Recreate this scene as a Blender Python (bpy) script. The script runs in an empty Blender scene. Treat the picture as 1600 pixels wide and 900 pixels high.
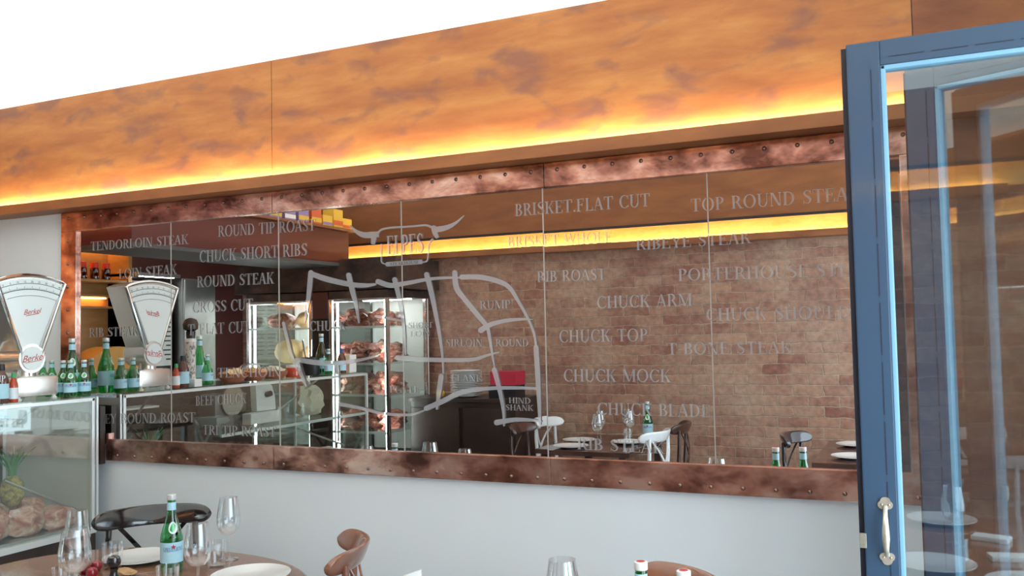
import bpy, bmesh, math, random
from mathutils import Vector, Matrix, noise as mnoise
random.seed(7)
PI = math.pi
S = bpy.context.scene
COL = S.collection

# ------------------------------------------------------------------ camera
FPX = 1405.05
YAW, PITCH, ROLL = 24.509, 2.738, -1.193
CAM = Vector((0.0, -3.45, 1.65))
_y, _p, _r = (math.radians(v) for v in (YAW, PITCH, ROLL))
FW = Vector((-math.sin(_y) * math.cos(_p), math.cos(_y) * math.cos(_p), math.sin(_p)))
_rt = FW.cross(Vector((0, 0, 1))).normalized()
_up = _rt.cross(FW)
RT = _rt * math.cos(_r) + _up * math.sin(_r)
UP = -_rt * math.sin(_r) + _up * math.cos(_r)
cd = bpy.data.cameras.new('camera')
cd.sensor_width = 36.0
cd.lens = FPX / 1600 * 36.0
cd.clip_start = 0.02
cam = bpy.data.objects.new('camera', cd)
COL.objects.link(cam)
M = Matrix((RT, UP, -FW)).transposed().to_4x4()
M.translation = CAM
cam.matrix_world = M
S.camera = cam

# ------------------------------------------------------------------ view, world, daylight
S.view_settings.view_transform = 'Standard'
S.view_settings.look = 'None'
S.view_settings.gamma = 1.0
S.view_settings.exposure = 0.0
S.view_settings.use_curve_mapping = False
S.cycles.use_denoising = True
S.cycles.max_bounces = 12
S.cycles.transparent_max_bounces = 40
S.cycles.glossy_bounces = 6
SKY = 2.1
w = bpy.data.worlds.new('daylight')
S.world = w
w.use_nodes = True
bg = w.node_tree.nodes['Background']
bg.inputs[0].default_value = (0.84, 0.94, 1.0, 1)
bg.inputs[1].default_value = SKY
# daylight coming in through the open front of the restaurant
fl = bpy.data.lights.new('front_daylight', 'AREA')
fl.shape = 'RECTANGLE'
fl.size = 3.9
fl.size_y = 2.3
fl.energy = 125
fl.color = (0.66, 0.87, 1.0)
flo = bpy.data.objects.new('front_daylight', fl)
COL.objects.link(flo)
flo.location = (0.95, -2.1, 1.35)
flo.rotation_euler = (0, PI / 2, 0)
flo.visible_glossy = True
LED_STRENGTH = 320.0
BAR_WARM = 3.0


# ------------------------------------------------------------------ pixel -> point helpers
def ray(px, py):
    return FW + RT * ((px - 800) / FPX) - UP * ((py - 450) / FPX)


def on_y(px, py, Y=0.0):
    d = ray(px, py)
    return CAM + d * ((Y - CAM.y) / d.y)


def on_z(px, py, Z):
    d = ray(px, py)
    return CAM + d * ((Z - CAM.z) / d.z)


# ------------------------------------------------------------------ materials
def new_mat(name):
    m = bpy.data.materials.new(name)
    m.use_nodes = True
    nt = m.node_tree
    return m, nt, nt.nodes, nt.links, nt.nodes['Principled BSDF']


def pmat(name, col, rough=0.5, metal=0.0, coat=0.0, emit=0.0, noise=0.0, nscale=8.0, bump=0.0, spec=None, ecol=None):
    m, nt, N, L, b = new_mat(name)
    c = (*col, 1)
    b.inputs['Base Color'].default_value = c
    b.inputs['Roughness'].default_value = rough
    b.inputs['Metallic'].default_value = metal
    b.inputs['Coat Weight'].default_value = coat
    b.inputs['Coat Roughness'].default_value = 0.08
    if spec is not None:
        b.inputs['Specular IOR Level'].default_value = spec
    if emit:
        b.inputs['Emission Color'].default_value = (*(ecol or col), 1)
        b.inputs['Emission Strength'].default_value = emit
    if noise or bump:
        tc = N.new('ShaderNodeTexCoord')
        nz = N.new('ShaderNodeTexNoise')
        nz.inputs['Scale'].default_value = nscale
        nz.inputs['Detail'].default_value = 5
        L.new(tc.outputs['Object'], nz.inputs['Vector'])
        if noise:
            mx = N.new('ShaderNodeMix')
            mx.data_type = 'RGBA'
            mx.inputs['A'].default_value = (*[max(0, v * (1 - noise)) for v in col], 1)
            mx.inputs['B'].default_value = (*[min(1, v * (1 + noise)) for v in col], 1)
            L.new(nz.outputs['Fac'], mx.inputs['Factor'])
            L.new(mx.outputs['Result'], b.inputs['Base Color'])
        if bump:
            bp = N.new('ShaderNodeBump')
            bp.inputs['Strength'].default_value = bump
            bp.inputs['Distance'].default_value = 0.02
            L.new(nz.outputs['Fac'], bp.inputs['Height'])
            L.new(bp.outputs['Normal'], b.inputs['Normal'])
    return m


def ramp_mat(name, stops, scale, nscale=1.0, detail=6, rough=0.5, metal=0.0, coat=0.0, bump=0.0, distort=0.0, stain=None):
    """noise -> colour ramp; scale is an xyz stretch of the object coordinates"""
    m, nt, N, L, b = new_mat(name)
    tc = N.new('ShaderNodeTexCoord')
    mp = N.new('ShaderNodeMapping')
    mp.inputs['Scale'].default_value = scale
    L.new(tc.outputs['Object'], mp.inputs['Vector'])
    nz = N.new('ShaderNodeTexNoise')
    nz.inputs['Scale'].default_value = nscale
    nz.inputs['Detail'].default_value = detail
    nz.inputs['Roughness'].default_value = 0.6
    nz.inputs['Distortion'].default_value = distort
    L.new(mp.outputs['Vector'], nz.inputs['Vector'])
    cr = N.new('ShaderNodeValToRGB')
    els = cr.color_ramp.elements
    while len(els) < len(stops):
        els.new(0.5)
    for e, (p, c) in zip(els, stops):
        e.position = p
        e.color = (*c, 1)
    L.new(nz.outputs['Fac'], cr.inputs['Fac'])
    out = cr.outputs['Color']
    if stain:
        (sscale, lo, hi, scol, amt) = stain
        mp2 = N.new('ShaderNodeMapping')
        mp2.inputs['Scale'].default_value = sscale
        mp2.inputs['Location'].default_value = (3.3, 1.7, 0.4)
        L.new(tc.outputs['Object'], mp2.inputs['Vector'])
        n2 = N.new('ShaderNodeTexNoise')
        n2.inputs['Scale'].default_value = 1.0
        n2.inputs['Detail'].default_value = 4
        n2.inputs['Distortion'].default_value = 0.4
        L.new(mp2.outputs['Vector'], n2.inputs['Vector'])
        mr = N.new('ShaderNodeMapRange')
        mr.inputs['From Min'].default_value = lo
        mr.inputs['From Max'].default_value = hi
        mr.inputs['To Max'].default_value = amt
        L.new(n2.outputs['Fac'], mr.inputs['Value'])
        mx = N.new('ShaderNodeMix')
        mx.data_type = 'RGBA'
        mx.inputs['B'].default_value = (*scol, 1)
        L.new(mr.outputs['Result'], mx.inputs['Factor'])
        L.new(out, mx.inputs['A'])
        out = mx.outputs['Result']
    L.new(out, b.inputs['Base Color'])
    b.inputs['Roughness'].default_value = rough
    b.inputs['Metallic'].default_value = metal
    b.inputs['Coat Weight'].default_value = coat
    if bump:
        bp = N.new('ShaderNodeBump')
        bp.inputs['Strength'].default_value = bump
        bp.inputs['Distance'].default_value = 0.02
        L.new(nz.outputs['Fac'], bp.inputs['Height'])
        L.new(bp.outputs['Normal'], b.inputs['Normal'])
    return m


def glass_mat(name, col, base=0.04, edge=0.5, blend=0.25, rough=0.015, gcol=(1, 1, 1)):
    m, nt, N, L, b = new_mat(name)
    N.remove(b)
    out = N['Material Output']
    t = N.new('ShaderNodeBsdfTransparent')
    t.inputs[0].default_value = (*col, 1)
    g = N.new('ShaderNodeBsdfGlossy')
    g.inputs['Roughness'].default_value = rough
    g.inputs[0].default_value = (*gcol, 1)
    lw = N.new('ShaderNodeLayerWeight')
    lw.inputs[0].default_value = blend
    mr = N.new('ShaderNodeMapRange')
    mr.inputs['To Min'].default_value = base
    mr.inputs['To Max'].default_value = edge
    L.new(lw.outputs['Facing'], mr.inputs['Value'])
    mx = N.new('ShaderNodeMixShader')
    L.new(mr.outputs['Result'], mx.inputs[0])
    L.new(t.outputs[0], mx.inputs[1])
    L.new(g.outputs[0], mx.inputs[2])
    L.new(mx.outputs[0], out.inputs[0])
    return m


def brick_mat():
    m, nt, N, L, b = new_mat('old_brick')
    tc = N.new('ShaderNodeTexCoord')
    sx = N.new('ShaderNodeSeparateXYZ')
    L.new(tc.outputs['Object'], sx.inputs[0])
    cx = N.new('ShaderNodeCombineXYZ')
    L.new(sx.outputs['X'], cx.inputs['X'])
    L.new(sx.outputs['Z'], cx.inputs['Y'])
    nz = N.new('ShaderNodeTexNoise')
    nz.inputs['Scale'].default_value = 8
    nz.inputs['Detail'].default_value = 6
    nz.inputs['Roughness'].default_value = 0.65
    L.new(cx.outputs[0], nz.inputs['Vector'])
    sub = N.new('ShaderNodeVectorMath')
    sub.operation = 'MULTIPLY_ADD'
    sub.inputs[1].default_value = (0.075, 0.045, 0)
    L.new(nz.outputs['Color'], sub.inputs[0])
    L.new(cx.outputs[0], sub.inputs[2])
    br = N.new('ShaderNodeTexBrick')
    br.inputs['Scale'].default_value = 1
    br.inputs['Brick Width'].default_value = 0.235
    br.inputs['Row Height'].default_value = 0.085
    br.inputs['Mortar Size'].default_value = 0.006
    br.inputs['Mortar Smooth'].default_value = 0.6
    br.inputs['Bias'].default_value = -0.1
    br.inputs['Color1'].default_value = (0.25, 0.10, 0.07, 1)
    br.inputs['Color2'].default_value = (0.40, 0.23, 0.155, 1)
    br.inputs['Mortar'].default_value = (0.40, 0.29, 0.215, 1)
    L.new(sub.outputs[0], br.inputs['Vector'])
    # broad patches, paler and greyer mortar-washed zones
    n2 = N.new('ShaderNodeTexNoise')
    n2.inputs['Scale'].default_value = 1.6
    n2.inputs['Detail'].default_value = 8
    n2.inputs['Roughness'].default_value = 0.7
    L.new(cx.outputs[0], n2.inputs['Vector'])
    mr = N.new('ShaderNodeMapRange')
    mr.inputs['From Min'].default_value = 0.40
    mr.inputs['From Max'].default_value = 0.66
    mr.inputs['To Max'].default_value = 0.75
    L.new(n2.outputs['Fac'], mr.inputs['Value'])
    mx = N.new('ShaderNodeMix')
    mx.data_type = 'RGBA'
    mx.inputs['B'].default_value = (0.46, 0.335, 0.245, 1)
    L.new(mr.outputs['Result'], mx.inputs['Factor'])
    L.new(br.outputs['Color'], mx.inputs['A'])
    n4 = N.new('ShaderNodeTexNoise')
    n4.inputs['Scale'].default_value = 1.1
    n4.inputs['Detail'].default_value = 6
    n4.inputs['Roughness'].default_value = 0.65
    off = N.new('ShaderNodeVectorMath')
    off.inputs[1].default_value = (7.3, 2.1, 0)
    L.new(cx.outputs[0], off.inputs[0])
    L.new(off.outputs[0], n4.inputs['Vector'])
    mr4 = N.new('ShaderNodeMapRange')
    mr4.inputs['From Min'].default_value = 0.48
    mr4.inputs['From Max'].default_value = 0.70
    mr4.inputs['To Max'].default_value = 0.7
    L.new(n4.outputs['Fac'], mr4.inputs['Value'])
    mx4 = N.new('ShaderNodeMix')
    mx4.data_type = 'RGBA'
    mx4.inputs['B'].default_value = (0.20, 0.085, 0.07, 1)
    L.new(mr4.outputs['Result'], mx4.inputs['Factor'])
    L.new(mx.outputs['Result'], mx4.inputs['A'])
    mx = mx4
    n3 = N.new('ShaderNodeTexNoise')
    n3.inputs['Scale'].default_value = 22
    n3.inputs['Detail'].default_value = 6
    L.new(cx.outputs[0], n3.inputs['Vector'])
    m2 = N.new('ShaderNodeMix')
    m2.data_type = 'RGBA'
    m2.blend_type = 'OVERLAY'
    m2.inputs['Factor'].default_value = 0.55
    L.new(mx.outputs['Result'], m2.inputs['A'])
    L.new(n3.outputs['Fac'], m2.inputs['B'])
    L.new(m2.outputs['Result'], b.inputs['Base Color'])
    b.inputs['Roughness'].default_value = 0.85
    bp = N.new('ShaderNodeBump')
    bp.inputs['Strength'].default_value = 0.7
    bp.inputs['Distance'].default_value = 0.012
    bp.invert = True
    L.new(br.outputs['Fac'], bp.inputs['Height'])
    L.new(bp.outputs['Normal'], b.inputs['Normal'])
    return m


def mirror_mat():
    m, nt, N, L, b = new_mat('mirror_silver')
    b.inputs['Base Color'].default_value = (0.80, 0.77, 0.755, 1)
    b.inputs['Metallic'].default_value = 1
    b.inputs['Roughness'].default_value = 0.0
    return m


def etch_mat():
    m, nt, N, L, b = new_mat('etched_glass')
    N.remove(b)
    g = N.new('ShaderNodeBsdfGlossy')
    g.inputs[0].default_value = (0.80, 0.77, 0.755, 1)
    g.inputs['Roughness'].default_value = 0.0
    d = N.new('ShaderNodeBsdfDiffuse')
    d.inputs[0].default_value = (0.56, 0.55, 0.58, 1)
    mx = N.new('ShaderNodeMixShader')
    mx.inputs[0].default_value = 0.40
    L.new(g.outputs[0], mx.inputs[1])
    L.new(d.outputs[0], mx.inputs[2])
    L.new(mx.outputs[0], N['Material Output'].inputs[0])
    return m


def etch_mat_strong():
    m = etch_mat().copy()
    m.name = 'etched_glass_dense'
    for n in m.node_tree.nodes:
        if n.type == 'MIX_SHADER':
            n.inputs[0].default_value = 0.52
    return m


def translucent_mat():
    m, nt, N, L, b = new_mat('translucent_roof_sheet')
    N.remove(b)
    d = N.new('ShaderNodeBsdfDiffuse')
    d.inputs[0].default_value = (0.85, 0.85, 0.83, 1)
    t = N.new('ShaderNodeBsdfTranslucent')
    t.inputs[0].default_value = (1.0, 0.985, 0.95, 1)
    mx = N.new('ShaderNodeMixShader')
    mx.inputs[0].default_value = 0.72
    L.new(d.outputs[0], mx.inputs[1])
    L.new(t.outputs[0], mx.inputs[2])
    L.new(mx.outputs[0], N['Material Output'].inputs[0])
    return m


MT = {}
MT['wall'] = pmat('white_wall_paint', (0.80, 0.845, 0.88), 0.7, noise=0.02, nscale=3)
MT['floor'] = ramp_mat('pale_floor_boards', [(0.3, (0.34, 0.30, 0.26)), (0.7, (0.50, 0.46, 0.42))], (2, 14, 1), rough=0.4)
MT['roof'] = translucent_mat()
MT['dark_ceiling'] = pmat('dark_ceiling_paint', (0.10, 0.095, 0.09), 0.8)
MT['brick'] = brick_mat()
MT['beam'] = ramp_mat('stained_pine', [(0.25, (0.30, 0.105, 0.036)), (0.45, (0.40, 0.150, 0.048)), (0.60, (0.47, 0.20, 0.060)), (0.80, (0.56, 0.28, 0.090))],
                      (1.0, 3, 4.5), nscale=2.4, detail=9, rough=0.5, distort=0.15, bump=0.04,
                      stain=((4.2, 3, 9.0), 0.51, 0.66, (0.21, 0.092, 0.075), 0.75))
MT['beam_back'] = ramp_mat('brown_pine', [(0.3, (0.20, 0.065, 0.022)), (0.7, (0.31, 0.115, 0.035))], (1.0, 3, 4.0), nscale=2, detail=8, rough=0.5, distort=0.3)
MT['led_glow_pine'] = ramp_mat('led_glow_pine', [(0.3, (0.62, 0.34, 0.08)), (0.7, (0.80, 0.52, 0.16))], (3, 3, 8), nscale=2, detail=8, rough=0.5, distort=0.3)  # paler, yellower pine: the LED glow's yellow is put into the wood colour
MT['beam_mid'] = ramp_mat('stained_pine_mid', [(0.3, (0.26, 0.085, 0.03)), (0.7, (0.40, 0.155, 0.05))], (1.0, 3, 4.0), nscale=2, detail=8, rough=0.5, distort=0.3)
MT['beam_dark'] = ramp_mat('stained_pine_dark', [(0.3, (0.16, 0.05, 0.02)), (0.7, (0.34, 0.13, 0.045))], (1.0, 3, 4.0), nscale=1.6, detail=8, rough=0.45, distort=0.5)
MT['copper'] = ramp_mat('patinated_copper', [(0.34, (0.14, 0.065, 0.055)), (0.44, (0.40, 0.20, 0.165)), (0.54, (0.70, 0.40, 0.33)), (0.66, (0.93, 0.68, 0.60))],
                        (2.6, 5, 4.0), nscale=1.8, detail=4, rough=0.27, metal=1.0, distort=0.2, bump=0.12)
MT['rivet'] = pmat('rivet_metal', (0.30, 0.20, 0.17), 0.25, 1.0)
MT['mirror'] = mirror_mat()
MT['etch'] = etch_mat()
MT['etch2'] = etch_mat_strong()
MT['joint'] = pmat('ground_mirror_edge', (0.42, 0.38, 0.35), 0.3)
MT['led'] = pmat('led_tape', (1, 0.6, 0.15), 0.5, emit=LED_STRENGTH, ecol=(1.0, 0.80, 0.46))
MT['black'] = pmat('black_paint', (0.012, 0.012, 0.014), 0.4)
MT['gloss_black'] = pmat('glossy_black_wood', (0.012, 0.012, 0.015), 0.12, coat=1.0)
MT['chrome'] = pmat('chrome', (0.86, 0.87, 0.88), 0.12, 1.0)
MT['alu'] = pmat('white_aluminium', (0.82, 0.86, 0.86), 0.3, 0.35)
MT['steel'] = pmat('brushed_steel', (0.55, 0.56, 0.56), 0.35, 1.0, noise=0.25, nscale=6)
MT['steel_dark'] = pmat('dull_dark_steel', (0.20, 0.19, 0.18), 0.4, 0.8)
MT['cast'] = pmat('silver_enamel', (0.74, 0.72, 0.68), 0.22, 0.75, coat=0.5)
MT['dial'] = pmat('dial_face', (0.84, 0.93, 0.93), 0.35, coat=0.6)
MT['ink'] = pmat('ink', (0.05, 0.06, 0.07), 0.6)
MT['red_ink'] = pmat('red_ink', (0.55, 0.03, 0.03), 0.5)
MT['blue_ink'] = pmat('blue_ink', (0.04, 0.12, 0.35), 0.5)
MT['white'] = pmat('white_plastic', (0.82, 0.82, 0.80), 0.4)
MT['ceramic'] = pmat('white_ceramic', (0.82, 0.83, 0.83), 0.15, coat=0.6)
MT['label'] = pmat('pale_blue_label', (0.46, 0.76, 0.90), 0.5, noise=0.1, nscale=40)
MT['label_w'] = pmat('white_label', (0.82, 0.88, 0.90), 0.5)
MT['cap'] = pmat('silver_cap', (0.78, 0.82, 0.84), 0.3, 0.4)
MT['cap_red'] = pmat('white_cap_with_red_star', (0.85, 0.86, 0.86), 0.4)
MT['green_glass'] = glass_mat('green_glass', (0.16, 0.70, 0.34), 0.06, 0.55, 0.25)
MT['brown_glass'] = glass_mat('brown_glass', (0.30, 0.10, 0.03), 0.07, 0.5, 0.3)
MT['clear'] = glass_mat('clear_glass', (0.965, 0.975, 0.98), 0.06, 0.75, 0.3)
MT['case_glass'] = glass_mat('case_glass', (0.94, 0.97, 0.96), 0.055, 0.45, 0.2, gcol=(0.9, 1, 0.97))
MT['door_glass'] = glass_mat('door_glass', (0.92, 0.96, 0.97), 0.085, 0.5, 0.3)
MT['blue'] = pmat('blue_grey_paint', (0.030, 0.066, 0.120), 0.38, coat=0.15, noise=0.05)
MT['blue_bead'] = pmat('pale_blue_bead', (0.20, 0.40, 0.54), 0.3, coat=0.3)
MT['seal'] = pmat('navy_rubber', (0.015, 0.022, 0.045), 0.5)
MT['brass'] = ramp_mat('aged_brass', [(0.3, (0.45, 0.42, 0.33)), (0.7, (0.78, 0.74, 0.64))], (30, 30, 30), rough=0.3, metal=0.7)
MT['table'] = ramp_mat('brown_table_wood', [(0.3, (0.17, 0.075, 0.045)), (0.7, (0.34, 0.17, 0.105))], (3, 18, 4), nscale=1.5, rough=0.25, coat=0.5)
MT['dark_wood'] = ramp_mat('dark_wood', [(0.3, (0.018, 0.011, 0.009)), (0.7, (0.055, 0.03, 0.022))], (3, 12, 3), rough=0.35, coat=0.2)
MT['chair_brown'] = ramp_mat('red_brown_chair_wood', [(0.3, (0.20, 0.075, 0.045)), (0.7, (0.36, 0.16, 0.10))], (6, 6, 3), rough=0.22, coat=0.8)
MT['chair_dark'] = ramp_mat('dark_chair_wood', [(0.3, (0.035, 0.015, 0.012)), (0.7, (0.09, 0.035, 0.025))], (6, 6, 3), rough=0.25, coat=0.6)
MT['chair_glare'] = pmat('glare_white_chair', (0.80, 0.83, 0.86), 0.2, coat=0.6, noise=0.1, nscale=30)  # white stands in for window glare on glossy chair wood
MT['meat'] = ramp_mat('marbled_meat', [(0.30, (0.30, 0.07, 0.06)), (0.44, (0.55, 0.21, 0.16)), (0.56, (0.74, 0.46, 0.36)), (0.68, (0.86, 0.74, 0.62))], (9, 9, 12), nscale=1.5, detail=6, rough=0.3, coat=0.5, distort=1.0, bump=0.3)
MT['meat_dark'] = ramp_mat('aged_meat', [(0.36, (0.10, 0.022, 0.018)), (0.48, (0.28, 0.075, 0.055)), (0.58, (0.50, 0.25, 0.18)), (0.68, (0.80, 0.68, 0.58))], (11, 11, 14), nscale=1.5, detail=6, rough=0.4, distort=0.8, bump=0.3)
MT['bread'] = ramp_mat('bread_crust', [(0.3, (0.40, 0.19, 0.07)), (0.7, (0.72, 0.46, 0.24))], (10, 10, 10), rough=0.7, bump=0.2)
MT['cheese'] = ramp_mat('cheese', [(0.3, (0.62, 0.42, 0.20)), (0.7, (0.82, 0.66, 0.42))], (7, 7, 7), rough=0.5)
MT['terra'] = pmat('terracotta', (0.36, 0.12, 0.06), 0.6, noise=0.2)
MT['maroon'] = pmat('maroon_paint', (0.10, 0.013, 0.013), 0.45, noise=0.12, nscale=3)
MT['maroon_dark'] = pmat('dark_maroon_paint', (0.10, 0.03, 0.028), 0.5, noise=0.2, nscale=4)
MT['soot'] = ramp_mat('smoke_stained_board', [(0.35, (0.015, 0.012, 0.012)), (0.55, (0.07, 0.04, 0.03)), (0.75, (0.15, 0.10, 0.085))], (2, 2, 3), nscale=1.6, detail=7, rough=0.6)
MT['amber_wood'] = ramp_mat('amber_bar_wood', [(0.3, (0.36, 0.17, 0.05)), (0.7, (0.55, 0.30, 0.10))], (4, 2, 14), rough=0.4)
MT['honey'] = pmat('honey_wood', (0.72, 0.36, 0.06), 0.35, noise=0.15, nscale=5)
MT['warm_lamp'] = pmat('warm_lamp', (1, 0.5, 0.15), 0.5, emit=BAR_WARM * 6, ecol=(1.0, 0.50, 0.14))
MT['cool_lamp'] = pmat('cool_lamp', (1, 1, 1), 0.5, emit=45.0, ecol=(0.9, 1.0, 1.0))
MT['red_cap'] = pmat('red_plastic', (0.75, 0.05, 0.02), 0.35)
MT['crimson'] = pmat('crimson_card', (0.45, 0.02, 0.05), 0.5)
MT['yellow'] = pmat('yellow_card', (0.75, 0.48, 0.06), 0.5)
MT['orange_card'] = pmat('orange_red_card', (0.65, 0.12, 0.04), 0.5)
MT['mauve'] = pmat('mauve_print', (0.30, 0.22, 0.42), 0.5)
MT['paper'] = pmat('white_paper', (0.82, 0.84, 0.82), 0.7)
MT['sack'] = pmat('pale_paper_sack', (0.66, 0.62, 0.48), 0.8, noise=0.2, nscale=18, bump=0.6)
MT['tube'] = ramp_mat('patterned_card_tube', [(0.4, (0.25, 0.22, 0.20)), (0.5, (0.72, 0.69, 0.64))], (60, 60, 40), rough=0.5)
MT['carton'] = ramp_mat('pale_blue_carton', [(0.42, (0.30, 0.48, 0.72)), (0.58, (0.78, 0.84, 0.90))], (18, 18, 30), rough=0.5)
MT['grey_laminate'] = pmat('grey_laminate', (0.68, 0.665, 0.63), 0.5, noise=0.08)
MT['pine_skin'] = ramp_mat('pineapple_skin', [(0.4, (0.20, 0.15, 0.04)), (0.6, (0.52, 0.42, 0.14))], (45, 45, 45), rough=0.6, bump=0.5)
MT['leaf'] = pmat('green_leaf', (0.10, 0.26, 0.09), 0.5, noise=0.3, nscale=20)
MT['sauce'] = pmat('dark_sauce', (0.11, 0.035, 0.025), 0.15, coat=0.6)
MT['hot_sauce'] = pmat('red_sauce', (0.50, 0.06, 0.02), 0.15, coat=0.6)
MT['green_cap'] = pmat('green_cap', (0.05, 0.42, 0.16), 0.35)
MT['berry'] = pmat('dark_red_skin', (0.30, 0.015, 0.03), 0.2, coat=0.5)
MT['lemon'] = pmat('lemon_skin', (0.75, 0.48, 0.06), 0.4)
MT['grey_soffit'] = pmat('grey_soffit_paint', (0.08, 0.078, 0.078), 0.6)


# ------------------------------------------------------------------ mesh builder
class MB:
    def __init__(s):
        s.v, s.f = [], []

    def add(s, vs, fs):
        o = len(s.v)
        s.v += [tuple(x) for x in vs]
        s.f += [tuple(i + o for i in f) for f in fs]
        return s

    def box(s, a, b, bev=0.0):
        x0, x1 = sorted((a[0], b[0]))
        y0, y1 = sorted((a[1], b[1]))
        z0, z1 = sorted((a[2], b[2]))
        bm = bmesh.new()
        bmesh.ops.create_cube(bm, size=1)
        for v in bm.verts:
            v.co = Vector(((x0 + x1) / 2 + v.co.x * (x1 - x0), (y0 + y1) / 2 + v.co.y * (y1 - y0), (z0 + z1) / 2 + v.co.z * (z1 - z0)))
        if bev:
            bmesh.ops.bevel(bm, geom=list(bm.edges), offset=bev, segments=2, profile=0.7, affect='EDGES')
        return s.bm(bm)

    def bm(s, bm):
        bm.verts.index_update()
        s.add([v.co[:] for v in bm.verts], [[v.index for v in f.verts] for f in bm.faces])
        bm.free()
        return s

    def tube(s, pts, r, n=10, caps=True):
        pts = [Vector(p) for p in pts]
        rs = r if isinstance(r, (list, tuple)) else [r] * len(pts)
        rings = []
        prev = None
        for i, p in enumerate(pts):
            d = (pts[min(i + 1, len(pts) - 1)] - pts[max(i - 1, 0)]).normalized()
            if prev is None:
                a = Vector((0, 0, 1)) if abs(d.z) < 0.9 else Vector((1, 0, 0))
                u = d.cross(a).normalized()
            else:
                u = (prev - d * prev.dot(d)).normalized()
            prev = u
            q = d.cross(u)
            rings.append([p + (u * math.cos(2 * PI * k / n) + q * math.sin(2 * PI * k / n)) * rs[i] for k in range(n)])
        vs = [v for rg in rings for v in rg]
        fs = []
        for i in range(len(rings) - 1):
            for k in range(n):
                fs.append((i * n + k, i * n + (k + 1) % n, (i + 1) * n + (k + 1) % n, (i + 1) * n + k))
        if caps:
            fs.append(tuple(range(n))[::-1])
            fs.append(tuple((len(rings) - 1) * n + k for k in range(n)))
        return s.add(vs, fs)

    def lathe(s, prof, n=28, c=(0, 0, 0)):
        """prof: (r, z) from bottom to top"""
        vs, fs = [], []
        for r, z in prof:
            for k in range(n):
                a = 2 * PI * k / n
                vs.append((c[0] + r * math.cos(a), c[1] + r * math.sin(a), c[2] + z))
        for i in range(len(prof) - 1):
            for k in range(n):
                fs.append((i * n + k, i * n + (k + 1) % n, (i + 1) * n + (k + 1) % n, (i + 1) * n + k))
        if prof[0][0] > 1e-6:
            fs.append(tuple(range(n))[::-1])
        if prof[-1][0] > 1e-6:
            fs.append(tuple((len(prof) - 1) * n + k for k in range(n)))
        return s.add(vs, fs)

    def lathe_open(s, prof, n=28, c=(0, 0, 0)):
        vs, fs = [], []
        for r, z in prof:
            for k in range(n):
                a = 2 * PI * k / n
                vs.append((c[0] + r * math.cos(a), c[1] + r * math.sin(a), c[2] + z))
        for i in range(len(prof) - 1):
            for k in range(n):
                fs.append((i * n + k, i * n + (k + 1) % n, (i + 1) * n + (k + 1) % n, (i + 1) * n + k))
        return s.add(vs, fs)

    def prism(s, poly, lo, hi, fn):
        """poly in (u,v); fn(u,v,w)->xyz"""
        n = len(poly)
        vs = [fn(u, v, lo) for u, v in poly] + [fn(u, v, hi) for u, v in poly]
        fs = [tuple(range(n))[::-1], tuple(range(n, 2 * n))]
        for k in range(n):
            fs.append((k, (k + 1) % n, n + (k + 1) % n, n + k))
        return s.add(vs, fs)

    def blob(s, c, r, amp=0.2, seed=0, freq=2.0, sub=3, flat=None):
        bm = bmesh.new()
        bmesh.ops.create_icosphere(bm, subdivisions=sub, radius=1)
        off = Vector((seed * 3.17, seed * 1.31, seed * 0.77))
        for v in bm.verts:
            k = 1 + amp * mnoise.noise(v.co * freq + off) + amp * 0.5 * mnoise.noise(v.co * freq * 2.3 + off)
            p = Vector((v.co.x * r[0], v.co.y * r[1], v.co.z * r[2])) * k
            if flat is not None and p.z < flat:
                p.z = flat
            v.co = p + Vector(c)
        return s.bm(bm)

    def build(s, name, mat, parent=None, smooth=False, ang=40):
        me = bpy.data.meshes.new(name)
        me.from_pydata(s.v, [], s.f)
        bm = bmesh.new()
        bm.from_mesh(me)
        bmesh.ops.recalc_face_normals(bm, faces=list(bm.faces))
        if smooth:
            for f in bm.faces:
                f.smooth = True
            for e in bm.edges:
                if len(e.link_faces) == 2 and e.calc_face_angle(0) > math.radians(ang):
                    e.smooth = False
        bm.to_mesh(me)
        bm.free()
        me.materials.append(MT[mat])
        o = bpy.data.objects.new(name, me)
        COL.objects.link(o)
        if parent is not None:
            o.parent = parent
        return o


def tag(o, label=None, cat=None, group=None, kind=None):
    if label:
        o['label'] = label
    if cat:
        o['category'] = cat
    if group:
        o['group'] = group
    if kind:
        o['kind'] = kind
    return o


def thing(name, label, cat, loc=(0, 0, 0), rz=0.0, group=None):
    o = bpy.data.objects.new(name, None)
    o.empty_display_size = 0.05
    COL.objects.link(o)
    o.location = loc
    o.rotation_euler = (0, 0, rz)
    return tag(o, label, cat, group)


def copy_tree(o, loc=None, rz=None, label=None, group=None, parent=None):
    c = o.copy()
    COL.objects.link(c)
    if parent is not None:
        c.parent = parent
    if loc is not None:
        c.location = loc
    if rz is not None:
        c.rotation_euler = (0, 0, rz)
    if label:
        c['label'] = label
    if group:
        c['group'] = group
    for ch in [x for x in ALL_CHILDREN(o)]:
        copy_tree(ch, parent=c)
    return c


def ALL_CHILDREN(o):
    return [x for x in list(bpy.data.objects) if x.parent == o]


def struct(name, mb, mat, label=None, parent=None):
    o = mb.build(name, mat, parent)
    if parent is None:
        o['kind'] = 'structure'
        if label:
            o['label'] = label
    return o


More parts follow.
